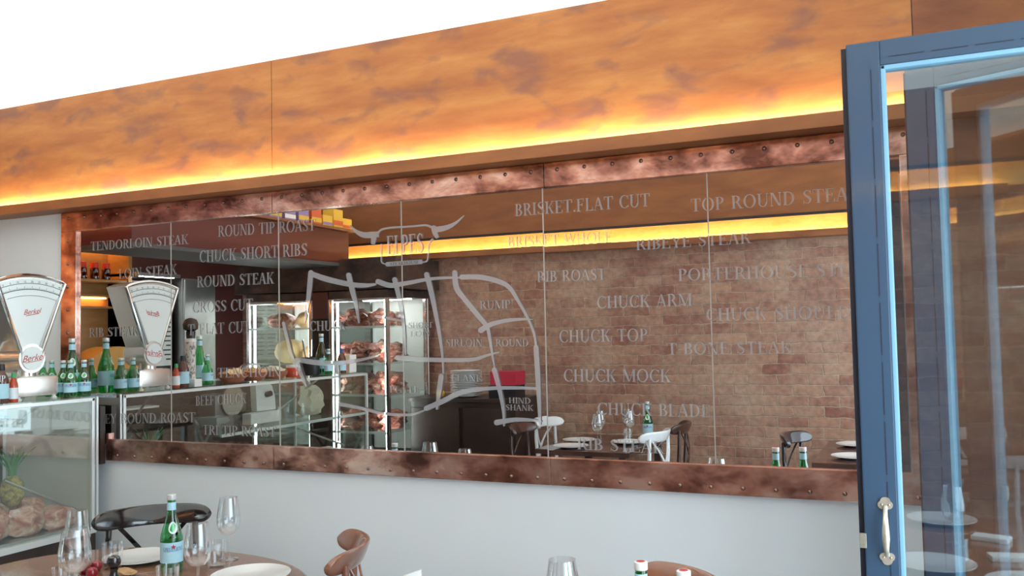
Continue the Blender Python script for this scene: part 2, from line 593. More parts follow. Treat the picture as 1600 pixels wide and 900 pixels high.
def text_mesh(body, size, shear=0.0):
    """the built-in font as flat polygons in (u, v)"""
    cu = bpy.data.curves.new('tmp', 'FONT')
    cu.body = body
    cu.size = size
    cu.shear = shear
    cu.align_x = 'CENTER'
    o = bpy.data.objects.new('tmp', cu)
    COL.objects.link(o)
    dg = bpy.context.evaluated_depsgraph_get()
    me = bpy.data.meshes.new_from_object(o.evaluated_get(dg))
    vs = [(v.co.x, v.co.y) for v in me.vertices]
    fs = [tuple(p.vertices) for p in me.polygons]
    bpy.data.objects.remove(o)
    bpy.data.meshes.remove(me)
    return vs, fs


# ------------------------------------------------------------------ serif capitals, drawn as flat strokes
TH, TN, SF = 0.15, 0.055, 0.075


class Glyphs:
    def __init__(s):
        s.v, s.f = [], []

    def quad(s, *p):
        o = len(s.v)
        s.v += p
        s.f.append(tuple(range(o, o + len(p))))

    def rect(s, x0, y0, x1, y1):
        s.quad((x0, y0), (x1, y0), (x1, y1), (x0, y1))

    def stem(s, x, w=TH, y0=0.0, y1=1.0, lo=True, hi=True):
        s.rect(x, y0, x + w, y1)
        if lo:
            s.rect(x - SF, y0, x + w + SF, y0 + 0.045)
        if hi:
            s.rect(x - SF, y1 - 0.045, x + w + SF, y1)

    def diag(s, x0, y0, x1, y1, w):
        s.quad((x0, y0), (x0 + w, y0), (x1 + w, y1), (x1, y1))

    def ring(s, cx, cy, rx, ry, a0, a1, th=TH, tn=TN, n=22):
        pts = []
        for i in range(n + 1):
            a = math.radians(a0 + (a1 - a0) * i / n)
            pts.append(((cx + rx * math.cos(a), cy + ry * math.sin(a)), (cx + (rx - th) * math.cos(a), cy + (ry - tn) * math.sin(a))))
        for i in range(n):
            s.quad(pts[i][0], pts[i + 1][0], pts[i + 1][1], pts[i][1])

    def brush(s, pts, ws, sub=6, cap=True):
        """smooth polyline of varying width"""
        P = [Vector((p[0], p[1])) for p in pts]
        C, Wd = [], []
        for i in range(len(P) - 1):
            p0, p1, p2, p3 = P[max(i - 1, 0)], P[i], P[i + 1], P[min(i + 2, len(P) - 1)]
            for k in range(sub):
                t = k / sub
                C.append(0.5 * ((2 * p1) + (p2 - p0) * t + (2 * p0 - 5 * p1 + 4 * p2 - p3) * t * t + (3 * p1 - p0 - 3 * p2 + p3) * t ** 3))
                Wd.append(ws[i] + (ws[i + 1] - ws[i]) * t)
        C.append(P[-1])
        Wd.append(ws[-1])
        L, R = [], []
        for i, c in enumerate(C):
            d = (C[min(i + 1, len(C) - 1)] - C[max(i - 1, 0)]).normalized()
            nrm = Vector((-d.y, d.x)) * Wd[i] / 2
            L.append(tuple(c + nrm))
            R.append(tuple(c - nrm))
        for i in range(len(C) - 1):
            s.quad(R[i], R[i + 1], L[i + 1], L[i])
        if cap:
            d = (C[0] - C[1]).normalized()
            a = math.atan2(d.y, d.x)
            s.quad(*[(C[0].x + Wd[0] / 2 * math.cos(a - PI / 2 + PI * k / 8), C[0].y + Wd[0] / 2 * math.sin(a - PI / 2 + PI * k / 8)) for k in range(9)])

    def glyph(s, ch, ox):
        g = Glyphs()
        if ch == 'A':
            g.diag(0.03, 0, 0.31, 1, TN); g.diag(0.55, 0, 0.28, 1, TH); g.rect(0.14, 0.33, 0.56, 0.38)
            g.rect(-0.04, 0, 0.16, 0.045); g.rect(0.49, 0, 0.78, 0.045); wd = 0.74
        elif ch == 'B':
            g.stem(0.08); g.ring(0.3, 0.755, 0.25, 0.245, -90, 90); g.ring(0.3, 0.27, 0.31, 0.27, -90, 90)
            for y in (0, 0.51, 0.955): g.rect(0.2, y, 0.32, y + 0.045)
            wd = 0.64
        elif ch == 'C':
            g.ring(0.42, 0.5, 0.4, 0.52, 45, 315); g.rect(0.66, 0.68, 0.71, 0.98); g.rect(0.66, 0.06, 0.70, 0.24); wd = 0.74
        elif ch == 'D':
            g.stem(0.08); g.ring(0.3, 0.5, 0.44, 0.5, -90, 90); g.rect(0.2, 0, 0.32, 0.05); g.rect(0.2, 0.95, 0.32, 1); wd = 0.78
        elif ch in 'EF':
            g.stem(0.08)
            g.rect(0.2, 0.955, 0.58, 1); g.rect(0.2, 0.5, 0.46, 0.545); g.rect(0.54, 0.78, 0.58, 1); g.rect(0.42, 0.40, 0.46, 0.64)
            if ch == 'E': g.rect(0.2, 0, 0.62, 0.045); g.rect(0.57, 0, 0.62, 0.24)
            wd = 0.64
        elif ch == 'H':
            g.stem(0.08); g.stem(0.58); g.rect(0.2, 0.49, 0.6, 0.54); wd = 0.82
        elif ch == 'I':
            g.stem(0.08); wd = 0.32
        elif ch == 'K':
            g.stem(0.08); g.diag(0.22, 0.42, 0.6, 1, TN); g.diag(0.55, 0, 0.30, 0.52, TH); g.rect(0.5, 0.955, 0.74, 1); g.rect(0.47, 0, 0.78, 0.045); wd = 0.76
        elif ch == 'L':
            g.stem(0.08); g.rect(0.2, 0, 0.6, 0.045); g.rect(0.55, 0, 0.6, 0.26); wd = 0.62
        elif ch == 'M':
            g.stem(0.08, TN); g.stem(0.78); g.diag(0.42, 0.02, 0.08, 1, TH); g.diag(0.47, 0.02, 0.8, 1, TN); wd = 1.0
        elif ch == 'N':
            g.stem(0.08, TN); g.stem(0.64, TN, lo=False); g.diag(0.55, 0, 0.08, 1, TH); wd = 0.80
        elif ch == 'O':
            g.ring(0.44, 0.5, 0.42, 0.52, 0, 360, n=36); wd = 0.88
        elif ch in 'PR':
            g.stem(0.08); g.ring(0.3, 0.73, 0.29, 0.27, -90, 90); g.rect(0.2, 0.46, 0.32, 0.51); g.rect(0.2, 0.955, 0.32, 1)
            if ch == 'R': g.diag(0.58, 0, 0.32, 0.48, TH); g.rect(0.55, 0, 0.80, 0.045)
            wd = 0.62 if ch == 'P' else 0.74
        elif ch == 'S':
            g.brush([(0.52, 0.82), (0.40, 0.965), (0.24, 0.955), (0.13, 0.80), (0.20, 0.62), (0.36, 0.49), (0.49, 0.33), (0.46, 0.13), (0.28, 0.03), (0.08, 0.17)],
                    [0.05, 0.05, 0.06, 0.12, 0.15, 0.17, 0.15, 0.10, 0.05, 0.05], cap=False)
            g.rect(0.50, 0.74, 0.54, 0.99); g.rect(0.06, 0.0, 0.10, 0.27); wd = 0.6
        elif ch == 'T':
            g.stem(0.27, hi=False); g.rect(0.0, 0.955, 0.69, 1); g.rect(0, 0.76, 0.045, 1); g.rect(0.645, 0.76, 0.69, 1); wd = 0.70
        elif ch == 'U':
            g.stem(0.08, y0=0.3, lo=False); g.stem(0.62, TN, y0=0.3, lo=False); g.ring(0.375, 0.32, 0.295, 0.34, 180, 360, th=0.11); wd = 0.78
        elif ch == 'W':
            g.diag(0.25, 0, 0.02, 1, TH); g.diag(0.30, 0, 0.52, 1, TN); g.diag(0.68, 0, 0.46, 1, TH); g.diag(0.74, 0, 0.96, 1, TN)
            g.rect(-0.06, 0.955, 0.22, 1); g.rect(0.86, 0.955, 1.06, 1); wd = 1.02
        elif ch == 'Y':
            g.stem(0.29, y1=0.46, hi=False); g.diag(0.29, 0.44, 0.02, 1, TH); g.diag(0.37, 0.44, 0.62, 1, TN); g.rect(-0.05, 0.955, 0.22, 1); g.rect(0.53, 0.955, 0.74, 1); wd = 0.72
        elif ch == 'G':
            g.ring(0.42, 0.5, 0.4, 0.52, 45, 315); g.rect(0.66, 0.68, 0.71, 0.98); g.stem(0.60, y1=0.44, lo=False); wd = 0.82
        elif ch == '-':
            g.rect(0.05, 0.38, 0.32, 0.45); wd = 0.36
        elif ch == '.':
            g.rect(0.06, 0.0, 0.18, 0.13); wd = 0.24
        else:
            wd = 0.36
        o = len(s.v)
        s.v += [(x + ox, y) for x, y in g.v]
        s.f += [tuple(i + o for i in f) for f in g.f]
        return wd + 0.06

    def layers(s):
        d = [0] * len(s.v)
        for k, f in enumerate(s.f):
            for i in f:
                d[i] = k
        return d

    def line(s, body):
        x = 0.0
        for ch in body:
            x += s.glyph(ch, x)
        s.width = x
        return s


# ================================================================== LARGE STRUCTURE
XR, XL, YB, ZC = 0.58, -6.6, -4.1, 2.985
struct('floor', MB().box((XL, YB, -0.1), (XR + 3.0, 0.1, 0)), 'floor', 'floor boards of the restaurant')
struct('wall_back', MB().box((XL, 0.012, 0), (XR, 0.15, ZC)), 'wall', 'white painted wall that carries the long mirror')
struct('wall_front', MB().box((XL, YB - 0.15, 0), (XR, YB, ZC)), 'brick', 'old exposed brick wall facing the mirror')
struct('wall_left', MB().box((XL - 0.1, YB, 0), (XL, 0.012, ZC)), 'maroon_dark', 'dark maroon end wall behind the bar')
struct('wall_right', MB().box((XR, YB - 0.15, 2.5), (XR + 0.15, 0.15, ZC)), 'wall', 'lintel above the open folding doors')
struct('wall_right_pier', MB().box((XR + 0.02, -0.86, 0), (XR + 0.15, 0.15, 2.5)), 'beam_dark', 'brown wooden pier that carries the folding doors')
struct('trim_3', MB().box((0.024, -0.03, 0), (XR + 0.02, 0.011, 2.345)), 'beam_dark', 'brown wooden pilaster between the mirror and the folding doors')
struct('ceiling', MB().box((-5.45, YB, ZC), (XR + 0.15, 0.012, ZC + 0.006)), 'roof', 'bright white ceiling above the tables')
struct('ceiling_left', MB().box((XL, YB, ZC), (-5.45, 0.012, ZC + 0.05)), 'dark_ceiling', 'dark ceiling above the kitchen end')

# wooden fascia with light ledge over the mirror
fa = bpy.data.objects.new('trim_1', None)
COL.objects.link(fa)
tag(fa, 'orange stained pine fascia running above the mirror', kind='structure')
JX = [XL, -2.825, 0.005, XR]
for i in range(3):
    MB().box((JX[i] + 0.0015, -0.012, 2.40), (JX[i + 1] - 0.0015, 0.011, ZC - 0.001), 0.002).build('fascia_board', 'beam' if i < 2 else 'beam_dark', fa)
MB().box((XL, -0.125, 2.347), (XR, 0.011, 2.400), 0.003).build('ledge', 'beam_mid', fa)
led = MB().box((XL, -0.030, 2.4008), (0.02, -0.022, 2.4025)).build('led_strip', 'led')
tag(led, 'warm yellow led strip lying on the wooden ledge above the mirror', 'light strip')

fb = bpy.data.objects.new('trim_2', None)
COL.objects.link(fb)
tag(fb, 'brown wooden fascia above the brick wall, seen in the mirror', kind='structure')
MB().box((XL, YB, 2.35), (0.45, -3.985, 2.405), 0.003).build('ledge', 'beam_dark', fb)
MB().box((XL, YB, 2.405), (XR, YB + 0.012, 2.56)).build('lit_board', 'led_glow_pine', fb)
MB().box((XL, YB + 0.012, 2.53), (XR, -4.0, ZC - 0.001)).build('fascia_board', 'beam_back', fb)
MB().box((XL, -4.0, 2.522), (XR, -3.99, 2.545)).build('edge_trim', 'black', fb)
led2 = MB().box((-5.3, -4.078, 2.4055), (0.43, -4.070, 2.4075)).build('led_strip', 'led')
tag(led2, 'warm yellow led strip on the ledge above the brick wall', 'light strip')

# ================================================================== MIRROR
ZT, ZB = 2.2414, 1.1282        # glass opening
ZTO, ZBO = 2.345, 1.017        # outer edges of the copper
mir = thing('wall_mirror', 'long copper framed wall mirror with etched names of steak cuts', 'mirror', (0, 0, 0))
edges = [-4.17, -3.4867, -2.8, -2.1123, -1.4251, -0.7379, -0.03]
tilt = [(0.0, 0.0), (0.02, 0.05), (0.0, -0.03), (0.03, 0.0), (-0.03, -0.04), (0.0, 0.0), (0.06, 0.02), (0, 0)]
for i in range(6):
    a, b = edges[i], edges[i + 1]
    zb = ZB - 0.03
    mb = MB().box((-(b - a) / 2 + 0.0012, 0.0, zb - 1.7), ((b - a) / 2 - 0.0012, 0.005, ZT + 0.03 - 1.7))
    o = mb.build('mirror_panel', 'mirror', mir)
    o.location = ((a + b) / 2, 0.0015, 1.7)
    o.rotation_euler = (math.radians(tilt[i][0]), 0, math.radians(tilt[i][1]))
    if i:
        MB().box((a - 0.002, -0.0006, ZB - 0.02), (a + 0.002, 0.0055, ZT + 0.02)).build('panel_joint', 'joint', mir)

# etched lettering: (text, left px, baseline py, right px, baseline py at right, cap height px)
WORDS = [
    ('TENDORLOIN STEAK', 142, 392, 295, 381, 14), ('LOIN STEAK', 186, 436, 277, 428, 15), ('ROUND TIP ROAST', 341, 370, 494, 360, 17),
    ('CHUCK SHORT RIBS', 312, 410, 481, 399, 18), ('ROUND STEAK', 308, 449, 429, 443, 17), ('CROSS CUT', 300, 489, 396, 484, 17),
    ('T FLAT CUT', 294, 524, 392, 519, 17), ('RIB STEAK', 140, 527, 216, 524, 14), ('CHUCK', 484, 517, 542, 516, 15),
    ('TENCHOIN', 340, 590, 440, 588, 15), ('BEEF CHUCK', 306, 634, 386, 630, 15), ('EY ROUND ROAST', 164, 662, 306, 660, 15),
    ('TRI TIP ROAST', 317, 679, 432, 683, 15), ('BRISKET.FLAT CUT', 805, 338, 1017, 322, 19), ('BRISKET WHOLE', 793, 387, 957, 379, 17),
    ('TOP ROUND STEAK', 1080, 331, 1348, 312, 20), ('RIBEYE STEAK', 994, 391, 1176, 380, 18), ('RIB ROAST', 840, 441, 948, 437, 17),
    ('PORTERHOUSE STEAK', 1060, 439, 1372, 430, 19), ('CHUCK ARM', 933, 482, 1083, 478, 19), ('CHUCK SHOULDER', 1104, 501, 1370, 497, 19),
    ('CHUCK TOP', 874, 535, 1014, 533, 19), ('T-BONE STEAK', 1043, 554, 1240, 552, 18), ('CHUCK MOCK', 881, 596, 1050, 597, 19),
    ('CHUCK BLADE', 934, 648, 1112, 652, 19), ('RIB STEAK', 902, 702, 1040, 709, 18),
    ('RUMP', 750, 483, 799, 482, 13), ('SHORT', 638, 513, 677, 512, 9), ('LOIN', 641, 526, 673, 525, 9), ('SIRLOIN', 697, 541, 755, 541, 11),
    ('ROUND', 775, 541, 827, 541, 11), ('FLANK', 706, 596, 755, 596, 10), ('PLATE', 609, 613, 656, 614, 10), ('HIND', 795, 630, 830, 631, 9), ('SHANK', 790, 641, 834, 642, 9),
]
for (body, x0, y0, x1, y1, ch) in WORDS:
    full = Glyphs().line(body).width
    A, B, T = on_y(x0, y0), on_y(x1, y1), on_y(x0, y0 - ch)
    h = T.z - A.z
    sx = (B.x - A.x) / full
    start = 0.0
    for word in body.split(' '):
        g = Glyphs().line(word)
        lay = g.layers()
        mb = MB().add([(A.x + (u + start) * sx, -0.0012 - 4e-6 * lay[i_], A.z + (B.z - A.z) * ((u + start) / full) + v * h) for i_, (u, v) in enumerate(g.v)], g.f)
        mb.build('etched_word', 'etch', mir)
        start += g.width + 0.42


def px_brush(items, name, mat='etch2', y=-0.0014):
    g = Glyphs()
    for pts, ws in items:
        g.brush(pts, ws)
    vs = []
    lay = g.layers()
    for i_, (u, v) in enumerate(g.v):
        p = on_y(u, v)
        vs.append((p.x, y - 4e-6 * lay[i_], p.z))
    return MB().add(vs, g.f).build(name, mat, mir)


CUTS = [
    ([(487, 428), (510, 436), (545, 444), (570, 446), (588, 444)], [8, 9, 8, 7, 3]), ([(486, 426), (484, 448), (481, 475), (476, 505)], [8, 8, 6, 2]),
    ([(545, 430), (551, 455), (557, 478), (561, 505)], [8, 8, 6, 2]), ([(591, 440), (610, 446), (632, 443), (672, 436), (700, 434), (724, 434)], [8, 8, 7, 5, 4, 2]),
    ([(617, 437), (625, 470), (631, 510), (634, 555)], [8, 7, 5, 2]), ([(667, 429), (675, 460), (685, 510), (691, 550), (693, 584)], [8, 8, 6, 4, 2]),
    ([(711, 426), (714, 450), (727, 468), (745, 490), (760, 508)], [8, 9, 8, 8, 7]), ([(722, 433), (750, 433), (777, 439), (796, 449), (811, 472), (826, 499), (835, 522), (838, 542)], [8, 8, 8, 7, 5, 4, 4, 3]),
    ([(752, 516), (765, 508), (786, 502), (810, 499), (833, 499)], [9, 8, 6, 5, 1]), ([(762, 508), (766, 530), (770, 555), (773, 574)], [6, 5, 3, 2]),
    ([(838, 543), (841, 590), (843, 632), (844, 664)], [8, 8, 6, 3]), ([(622, 559), (670, 562), (735, 562), (762, 555), (781, 550)], [8, 7, 6, 4, 2]),
    ([(690, 588), (687, 610), (683, 640)], [8, 8, 3]), ([(773, 578), (781, 608), (787, 640), (788, 666)], [8, 7, 5, 2]),
    ([(667, 638), (692, 627), (722, 613), (762, 607), (806, 606), (841, 607)], [8, 8, 8, 6, 5, 4]), ([(777, 660), (802, 656), (825, 656), (847, 658)], [9, 7, 5, 2]),
    ([(465, 562), (500, 567), (530, 567), (560, 563), (592, 556)], [7, 8, 7, 5, 2]), ([(444, 505), (450, 530), (458, 560), (474, 592)], [5, 5, 5, 3]),
    ([(527, 568), (528, 610), (527, 650), (527, 690)], [6, 5, 4, 3]), ([(530, 631), (562, 637), (600, 646), (640, 648), (664, 641)], [6, 5, 4, 4, 2]),
    ([(588, 494), (606, 497), (632, 502)], [4, 4, 3]), ([(466, 566), (474, 590), (480, 604)], [6, 5, 2]),
]
for i_, it in enumerate(CUTS):
    px_brush([it], 'etched_cut_line', 'etch2', -0.0014 - 0.00025 * i_)
LOGO = [
    ([(547, 352), (556, 361), (568, 367), (582, 367), (592, 366)], [1, 5, 9, 10, 9]), ([(725, 337), (714, 347), (702, 354), (688, 358), (676, 358)], [1, 4, 7, 9, 8]),
    ([(585, 368), (584, 374), (583, 382)], [8, 8, 6]), ([(590, 366), (596, 359), (610, 356), (640, 354), (665, 352), (674, 355)], [3, 3, 3, 3, 3, 4]),
    ([(678, 356), (680, 364), (684, 372)], [8, 8, 5]), ([(596, 382), (596, 400), (597, 410), (604, 413)], [2, 2, 2, 2]), ([(676, 374), (670, 382), (669, 400), (667, 408), (659, 410)], [3, 2, 2, 2, 2]),
    ([(606, 413), (633, 411), (660, 409)], [7, 7, 7]),
]
for i_, it in enumerate(LOGO):
    px_brush([it], 'etched_emblem', 'etch2', -0.0014 - 0.00025 * i_)
for body, x0, y0, x1, y1, ch, mt in (('ELPES', 605, 399, 663, 395, 30, 'etch2'), ('STEAKHOUSE', 610, 415.4, 656, 411.8, 5, 'ink')):
    g = Glyphs().line(body)
    A, B, T = on_y(x0, y0), on_y(x1, y1), on_y(x0, y0 - ch)
    lay = g.layers()
    MB().add([(A.x + u * (B.x - A.x) / g.width, -0.0040 - 4e-6 * lay[i_], A.z + (B.z - A.z) * (u / g.width) + v * (T.z - A.z)) for i_, (u, v) in enumerate(g.v)], g.f).build('etched_emblem_lettering', mt, mir)

# copper frame
CX = [-4.27, -2.825, -1.41, 0.02]
rv = MB().lathe([(0.0085, 0), (0.0085, 0.001), (0.007, 0.004), (0.004, 0.006), (0.0, 0.0065)], 12).build('rivet', 'rivet', None, True)
rv.rotation_euler = (PI / 2, 0, 0)
rivet_proto = rv


def rivets(parent, pts):
    global rivet_proto
    for i, p in enumerate(pts):
        if rivet_proto is not None:
            r, rivet_proto = rivet_proto, None
            rivets.src = r
        else:
            r = rivets.src.copy()
            COL.objects.link(r)
        r.parent = parent
        r.location = p


def rail(x0, x1, z0, z1, rz, n, y=-0.016):
    o = MB().box((x0 + 0.001, y, z0), (x1 - 0.001, 0.011, z1), 0.003).build('frame_rail', 'copper', mir)
    rivets(o, [(x0 + (x1 - x0) * (k + 0.5) / n, y, rz) for k in range(n)])
    return o


for i in range(3):
    a, b = CX[i], CX[i + 1]
    n = max(2, round((b - a) / 0.119))
    rail(a, b, ZT, ZTO, ZTO - 0.032, n)
    if i:
        rail(a, b, ZBO, ZB, ZBO + 0.028, n)
rail(-3.905, CX[1], ZBO, ZB, ZBO + 0.028, 9)
so = MB().box((-0.055, -0.017, ZB), (0.02, 0.011, ZT), 0.003).build('frame_stile', 'copper', mir)
rivets(so, [(-0.02, -0.017, ZB + 0.06 + k * 0.125) for k in range(9)])
so = MB().box((-4.27, -0.016, ZBO), (-4.155, 0.011, ZT), 0.003).build('frame_stile', 'copper', mir)
rivets(so, [(-4.215, -0.016, ZB + 0.06 + k * 0.125) for k in range(9)])
MB().box((-3.925, -0.017, ZBO), (-3.907, 0.011, ZB + 0.03), 0.002).build('frame_end_cap', 'copper', mir)


# ================================================================== BOTTLES, GLASSES, PLATES
def wrap(g, r, z0, size, ang, k=1.0):
    """flat glyph polygons bent around a cylinder about z, facing angle ang"""
    w2 = g.width / 2 if hasattr(g, 'width') else 0
    return [((r * math.cos(ang - (0 - (u - w2) * size * k / r))), (r * math.sin(ang + (u - w2) * size * k / r)), z0 + v * size) for u, v in g.v]


def star(mb, r, z, size, ang):
    pts = []
    for k in range(10):
        q = size if k % 2 == 0 else size * 0.42
        a = PI / 2 + k * PI / 5
        u, v = q * math.cos(a), q * math.sin(a)
        pts.append((r * math.cos(ang + u / r), r * math.sin(ang + u / r), z + v))
    mb.add(pts, [tuple(range(10))])


def water_bottle(H, label, loc, face, group=None, red_cap=False, big=False):
    """green glass mineral water bottle"""
    t = thing('water_bottle', label, 'bottle', loc, 0, group)
    R = 0.042 if big else 0.0335
    k = H
    MB().lathe([(R * 0.85, 0), (R, 0.006), (R, 0.42 * k), (R * 0.97, 0.47 * k), (R * 0.8, 0.56 * k), (R * 0.52, 0.69 * k), (R * 0.38, 0.78 * k), (R * 0.35, 0.95 * k)]).build('glass_body', 'green_glass', t, True)
    MB().lathe([(R * 0.40, 0.93 * k), (R * 0.42, 0.935 * k), (R * 0.42, 0.995 * k), (R * 0.36, k)]).build('cap', 'cap_red' if red_cap else 'cap', t, True)
    if red_cap:
        m = MB()
        m.lathe([(R * 0.28, k + 0.0006), (0.0, k + 0.001)], 10)
        o = m.build('cap_emblem', 'red_ink', t)
    MB().lathe_open([(R * 0.40, 0.80 * k), (R * 0.385, 0.90 * k)]).build('neck_label', 'label', t, True)
    ll = MB().lathe_open([(R * 1.012, 0.14 * k), (R * 1.012, 0.40 * k)]).build('body_label', 'label', t, True)
    g = Glyphs().line('S.PELLEGRINO')
    sz = R * 2.0 / g.width * 0.95
    rr = R * 1.03
    MB().add([(rr * math.cos(face + (u - g.width / 2) * sz / rr), rr * math.sin(face + (u - g.width / 2) * sz / rr), 0.29 * k + v * sz * 1.6) for u, v in g.v], g.f).build('label_lettering', 'blue_ink', ll)
    m = MB()
    star(m, rr, 0.345 * k, R * 0.26, face)
    m.build('label_star', 'red_ink', ll)
    # oval shoulder label
    m = MB()
    pts = []
    for q in range(16):
        a = 2 * PI * q / 16
        u, v = 0.40 * R * math.cos(a), 0.075 * k * math.sin(a)
        z = 0.585 * k + v
        rad = R * (0.8 - (z / k - 0.56) / 0.13 * 0.28) + 0.0012
        pts.append((rad * math.cos(face + u / (R * 0.8)), rad * math.sin(face + u / (R * 0.8)), z))
    m.add(pts, [tuple(range(16))])
    m.build('shoulder_label', 'label_w', t)
    return t


def wine_glass(label, loc, H=0.235, R=0.047, group='wine glasses on the front table'):
    t = thing('wine_glass', label, 'glass', loc, 0, group)
    MB().lathe_open([(0.004, 0.40 * H), (0.55 * R, 0.425 * H), (0.88 * R, 0.50 * H), (R, 0.60 * H), (0.97 * R, 0.72 * H), (0.84 * R, 0.88 * H), (0.74 * R, H), (0.725 * R, H), (0.95 * R, 0.72 * H), (0.975 * R, 0.60 * H), (0.85 * R, 0.51 * H), (0.5 * R, 0.44 * H), (0.0, 0.425 * H)], 32).build('bowl', 'clear', t, True, 70)
    MB().tube([(0, 0, 0.02 * H), (0, 0, 0.1 * H), (0, 0, 0.3 * H), (0, 0, 0.405 * H)], [0.007, 0.0042, 0.0038, 0.005], 12).build('stem', 'clear', t, True)
    MB().lathe([(0.82 * R, 0), (0.82 * R, 0.003), (0.3 * R, 0.007), (0.12 * R, 0.014), (0.0, 0.016)], 28).build('foot', 'clear', t, True)
    return t


def tumbler(label, loc, H=0.095, R=0.036, group=None):
    t = MB().lathe_open([(0.0, 0.0), (R * 0.72, 0.0), (R * 0.80, 0.004), (R * 0.95, H * 0.5), (R, H), (R * 0.965, H), (R * 0.91, H * 0.5), (R * 0.74, 0.012), (0, 0.010)], 28).build('tumbler', 'clear', None, True)
    t.location = loc
    return tag(t, label, 'glass', group)


def plate(label, loc, R=0.14, group=None, name='plate'):
    t = MB().lathe_open([(0.0, 0.0), (R * 0.55, 0.0), (R * 0.62, 0.004), (R, 0.018), (R * 1.0, 0.021), (R * 0.96, 0.0205), (R * 0.62, 0.008), (0.0, 0.006)], 40).build(name, 'ceramic', None, True)
    t.location = loc
    return tag(t, label, 'plate', group)


# ================================================================== CHAIRS
def chair(label, mat, loc, rz, group=None):
    """cross-back bistro chair; local front = +x, rail at x = -0.2"""
    t = thing('crossback_chair', label, 'chair', loc, rz, group)
    seat = []
    for k in range(36):
        a = 2 * PI * k / 36
        c, s = math.cos(a), math.sin(a)
        seat.append((0.205 * math.copysign(abs(c) ** 0.72, c), 0.205 * math.copysign(abs(s) ** 0.72, s)))
    MB().prism(seat, 0.44, 0.468, lambda u, v, ww: (u, v, ww)).build('seat', mat, t)
    # crest rail: curved plank with rounded ends
    n = 30
    NK = 24
    rows = []
    for i in range(n + 1):
        u = math.sin(PI / 2 * (-1 + 2 * i / n))
        y = 0.235 * u
        x = -0.245 + 0.105 * u * u
        hgt = 0.039 * math.sqrt(max(0.0, 1 - abs(u) ** 10)) + 0.002
        dx = 2 * 0.105 * u / 0.235
        nl = math.hypot(1, dx)
        nx, ny = 1 / nl, -dx / nl
        th = 0.014
        zc = 0.868
        ring = []
        for k in range(NK):
            a = 2 * PI * k / NK
            ca, sa = math.cos(a), math.sin(a)
            q = math.copysign(abs(ca) ** 0.7, ca) * th
            zz = math.copysign(abs(sa) ** 0.6, sa) * hgt
            ring.append((x + nx * q - 0.016 * (zz / 0.039), y + ny * q, zc + zz))
        rows.append(ring)
    vs = [p for r_ in rows for p in r_]
    fs = [(i * NK + k, i * NK + (k + 1) % NK, (i + 1) * NK + (k + 1) % NK, (i + 1) * NK + k) for i in range(n) for k in range(NK)]
    fs += [tuple(range(NK))[::-1], tuple(n * NK + k for k in range(NK))]
    MB().add(vs, fs).build('crest_rail', mat, t, True, 60)
    for s in (-1, 1):
        MB().tube([(-0.18, 0.165 * s, 0.45), (-0.185, 0.175 * s, 0.6), (-0.195, 0.18 * s, 0.74), (-0.197, 0.175 * s, 0.86)], [0.017, 0.015, 0.014, 0.013]).build('back_post', mat, t, True)
        pts = [(-0.182 + (-0.05) * math.sin(PI * q / 8) + (-0.02) * q / 8, s * (0.15 - 0.30 * q / 8), 0.465 + 0.385 * q / 8) for q in range(9)]
        mb = MB()
        vs, fs = [], []
        for (x, y, z) in pts:
            vs += [(x - 0.004, y - 0.012, z), (x + 0.004, y - 0.012, z), (x + 0.004, y + 0.012, z), (x - 0.004, y + 0.012, z)]
        for i in range(8):
            for k in range(4):
                fs.append((i * 4 + k, i * 4 + (k + 1) % 4, i * 4 + 4 + (k + 1) % 4, i * 4 + 4 + k))
        mb.add(vs, fs).build('cross_slat', mat, t)
        MB().tube([(-0.18, 0.165 * s, 0.45), (-0.20, 0.175 * s, 0.22), (-0.23, 0.185 * s, 0.0)], [0.018, 0.016, 0.013]).build('leg', mat, t, True)
        MB().tube([(0.155, 0.155 * s, 0.445), (0.165, 0.165 * s, 0.22), (0.18, 0.175 * s, 0.0)], [0.018, 0.016, 0.013]).build('leg', mat, t, True)
    ring = [(0.155 * math.cos(2 * PI * k / 28) - 0.01, 0.155 * math.sin(2 * PI * k / 28), 0.24) for k in range(29)]
    MB().tube(ring, 0.008, 8, False).build('stretcher_hoop', mat, t, True)
    return t


def table_round(label, cx, cy, a, b, n, mat, z=0.75, loc_group=None):
    t = thing('dining_table', label, 'table', (cx, cy, 0), 0, loc_group)
    poly = []
    for k in range(64):
        q = 2 * PI * k / 64
        c, s = math.cos(q), math.sin(q)
        poly.append((a * math.copysign(abs(c) ** (2 / n), c), b * math.copysign(abs(s) ** (2 / n), s)))
    small = [(u * 0.985, v * 0.985) for u, v in poly]
    m = MB()
    N = 64
    vs = [(u, v, z - 0.035) for u, v in small] + [(u, v, z - 0.028) for u, v in poly] + [(u, v, z - 0.007) for u, v in poly] + [(u, v, z) for u, v in small]
    fs = [tuple(range(N))[::-1], tuple(range(3 * N, 4 * N))]
    for r_ in range(3):
        fs += [(r_ * N + k, r_ * N + (k + 1) % N, (r_ + 1) * N + (k + 1) % N, (r_ + 1) * N + k) for k in range(N)]
    m.add(vs, fs).build('tabletop', mat, t)
    MB().tube([(0, 0, 0.03), (0, 0, z - 0.035)], 0.04, 16).build('pedestal', 'black', t, True)
    MB().lathe([(0.26, 0), (0.26, 0.012), (0.06, 0.05), (0.04, 0.06)], 28).build('foot', 'black', t, True)
    return t


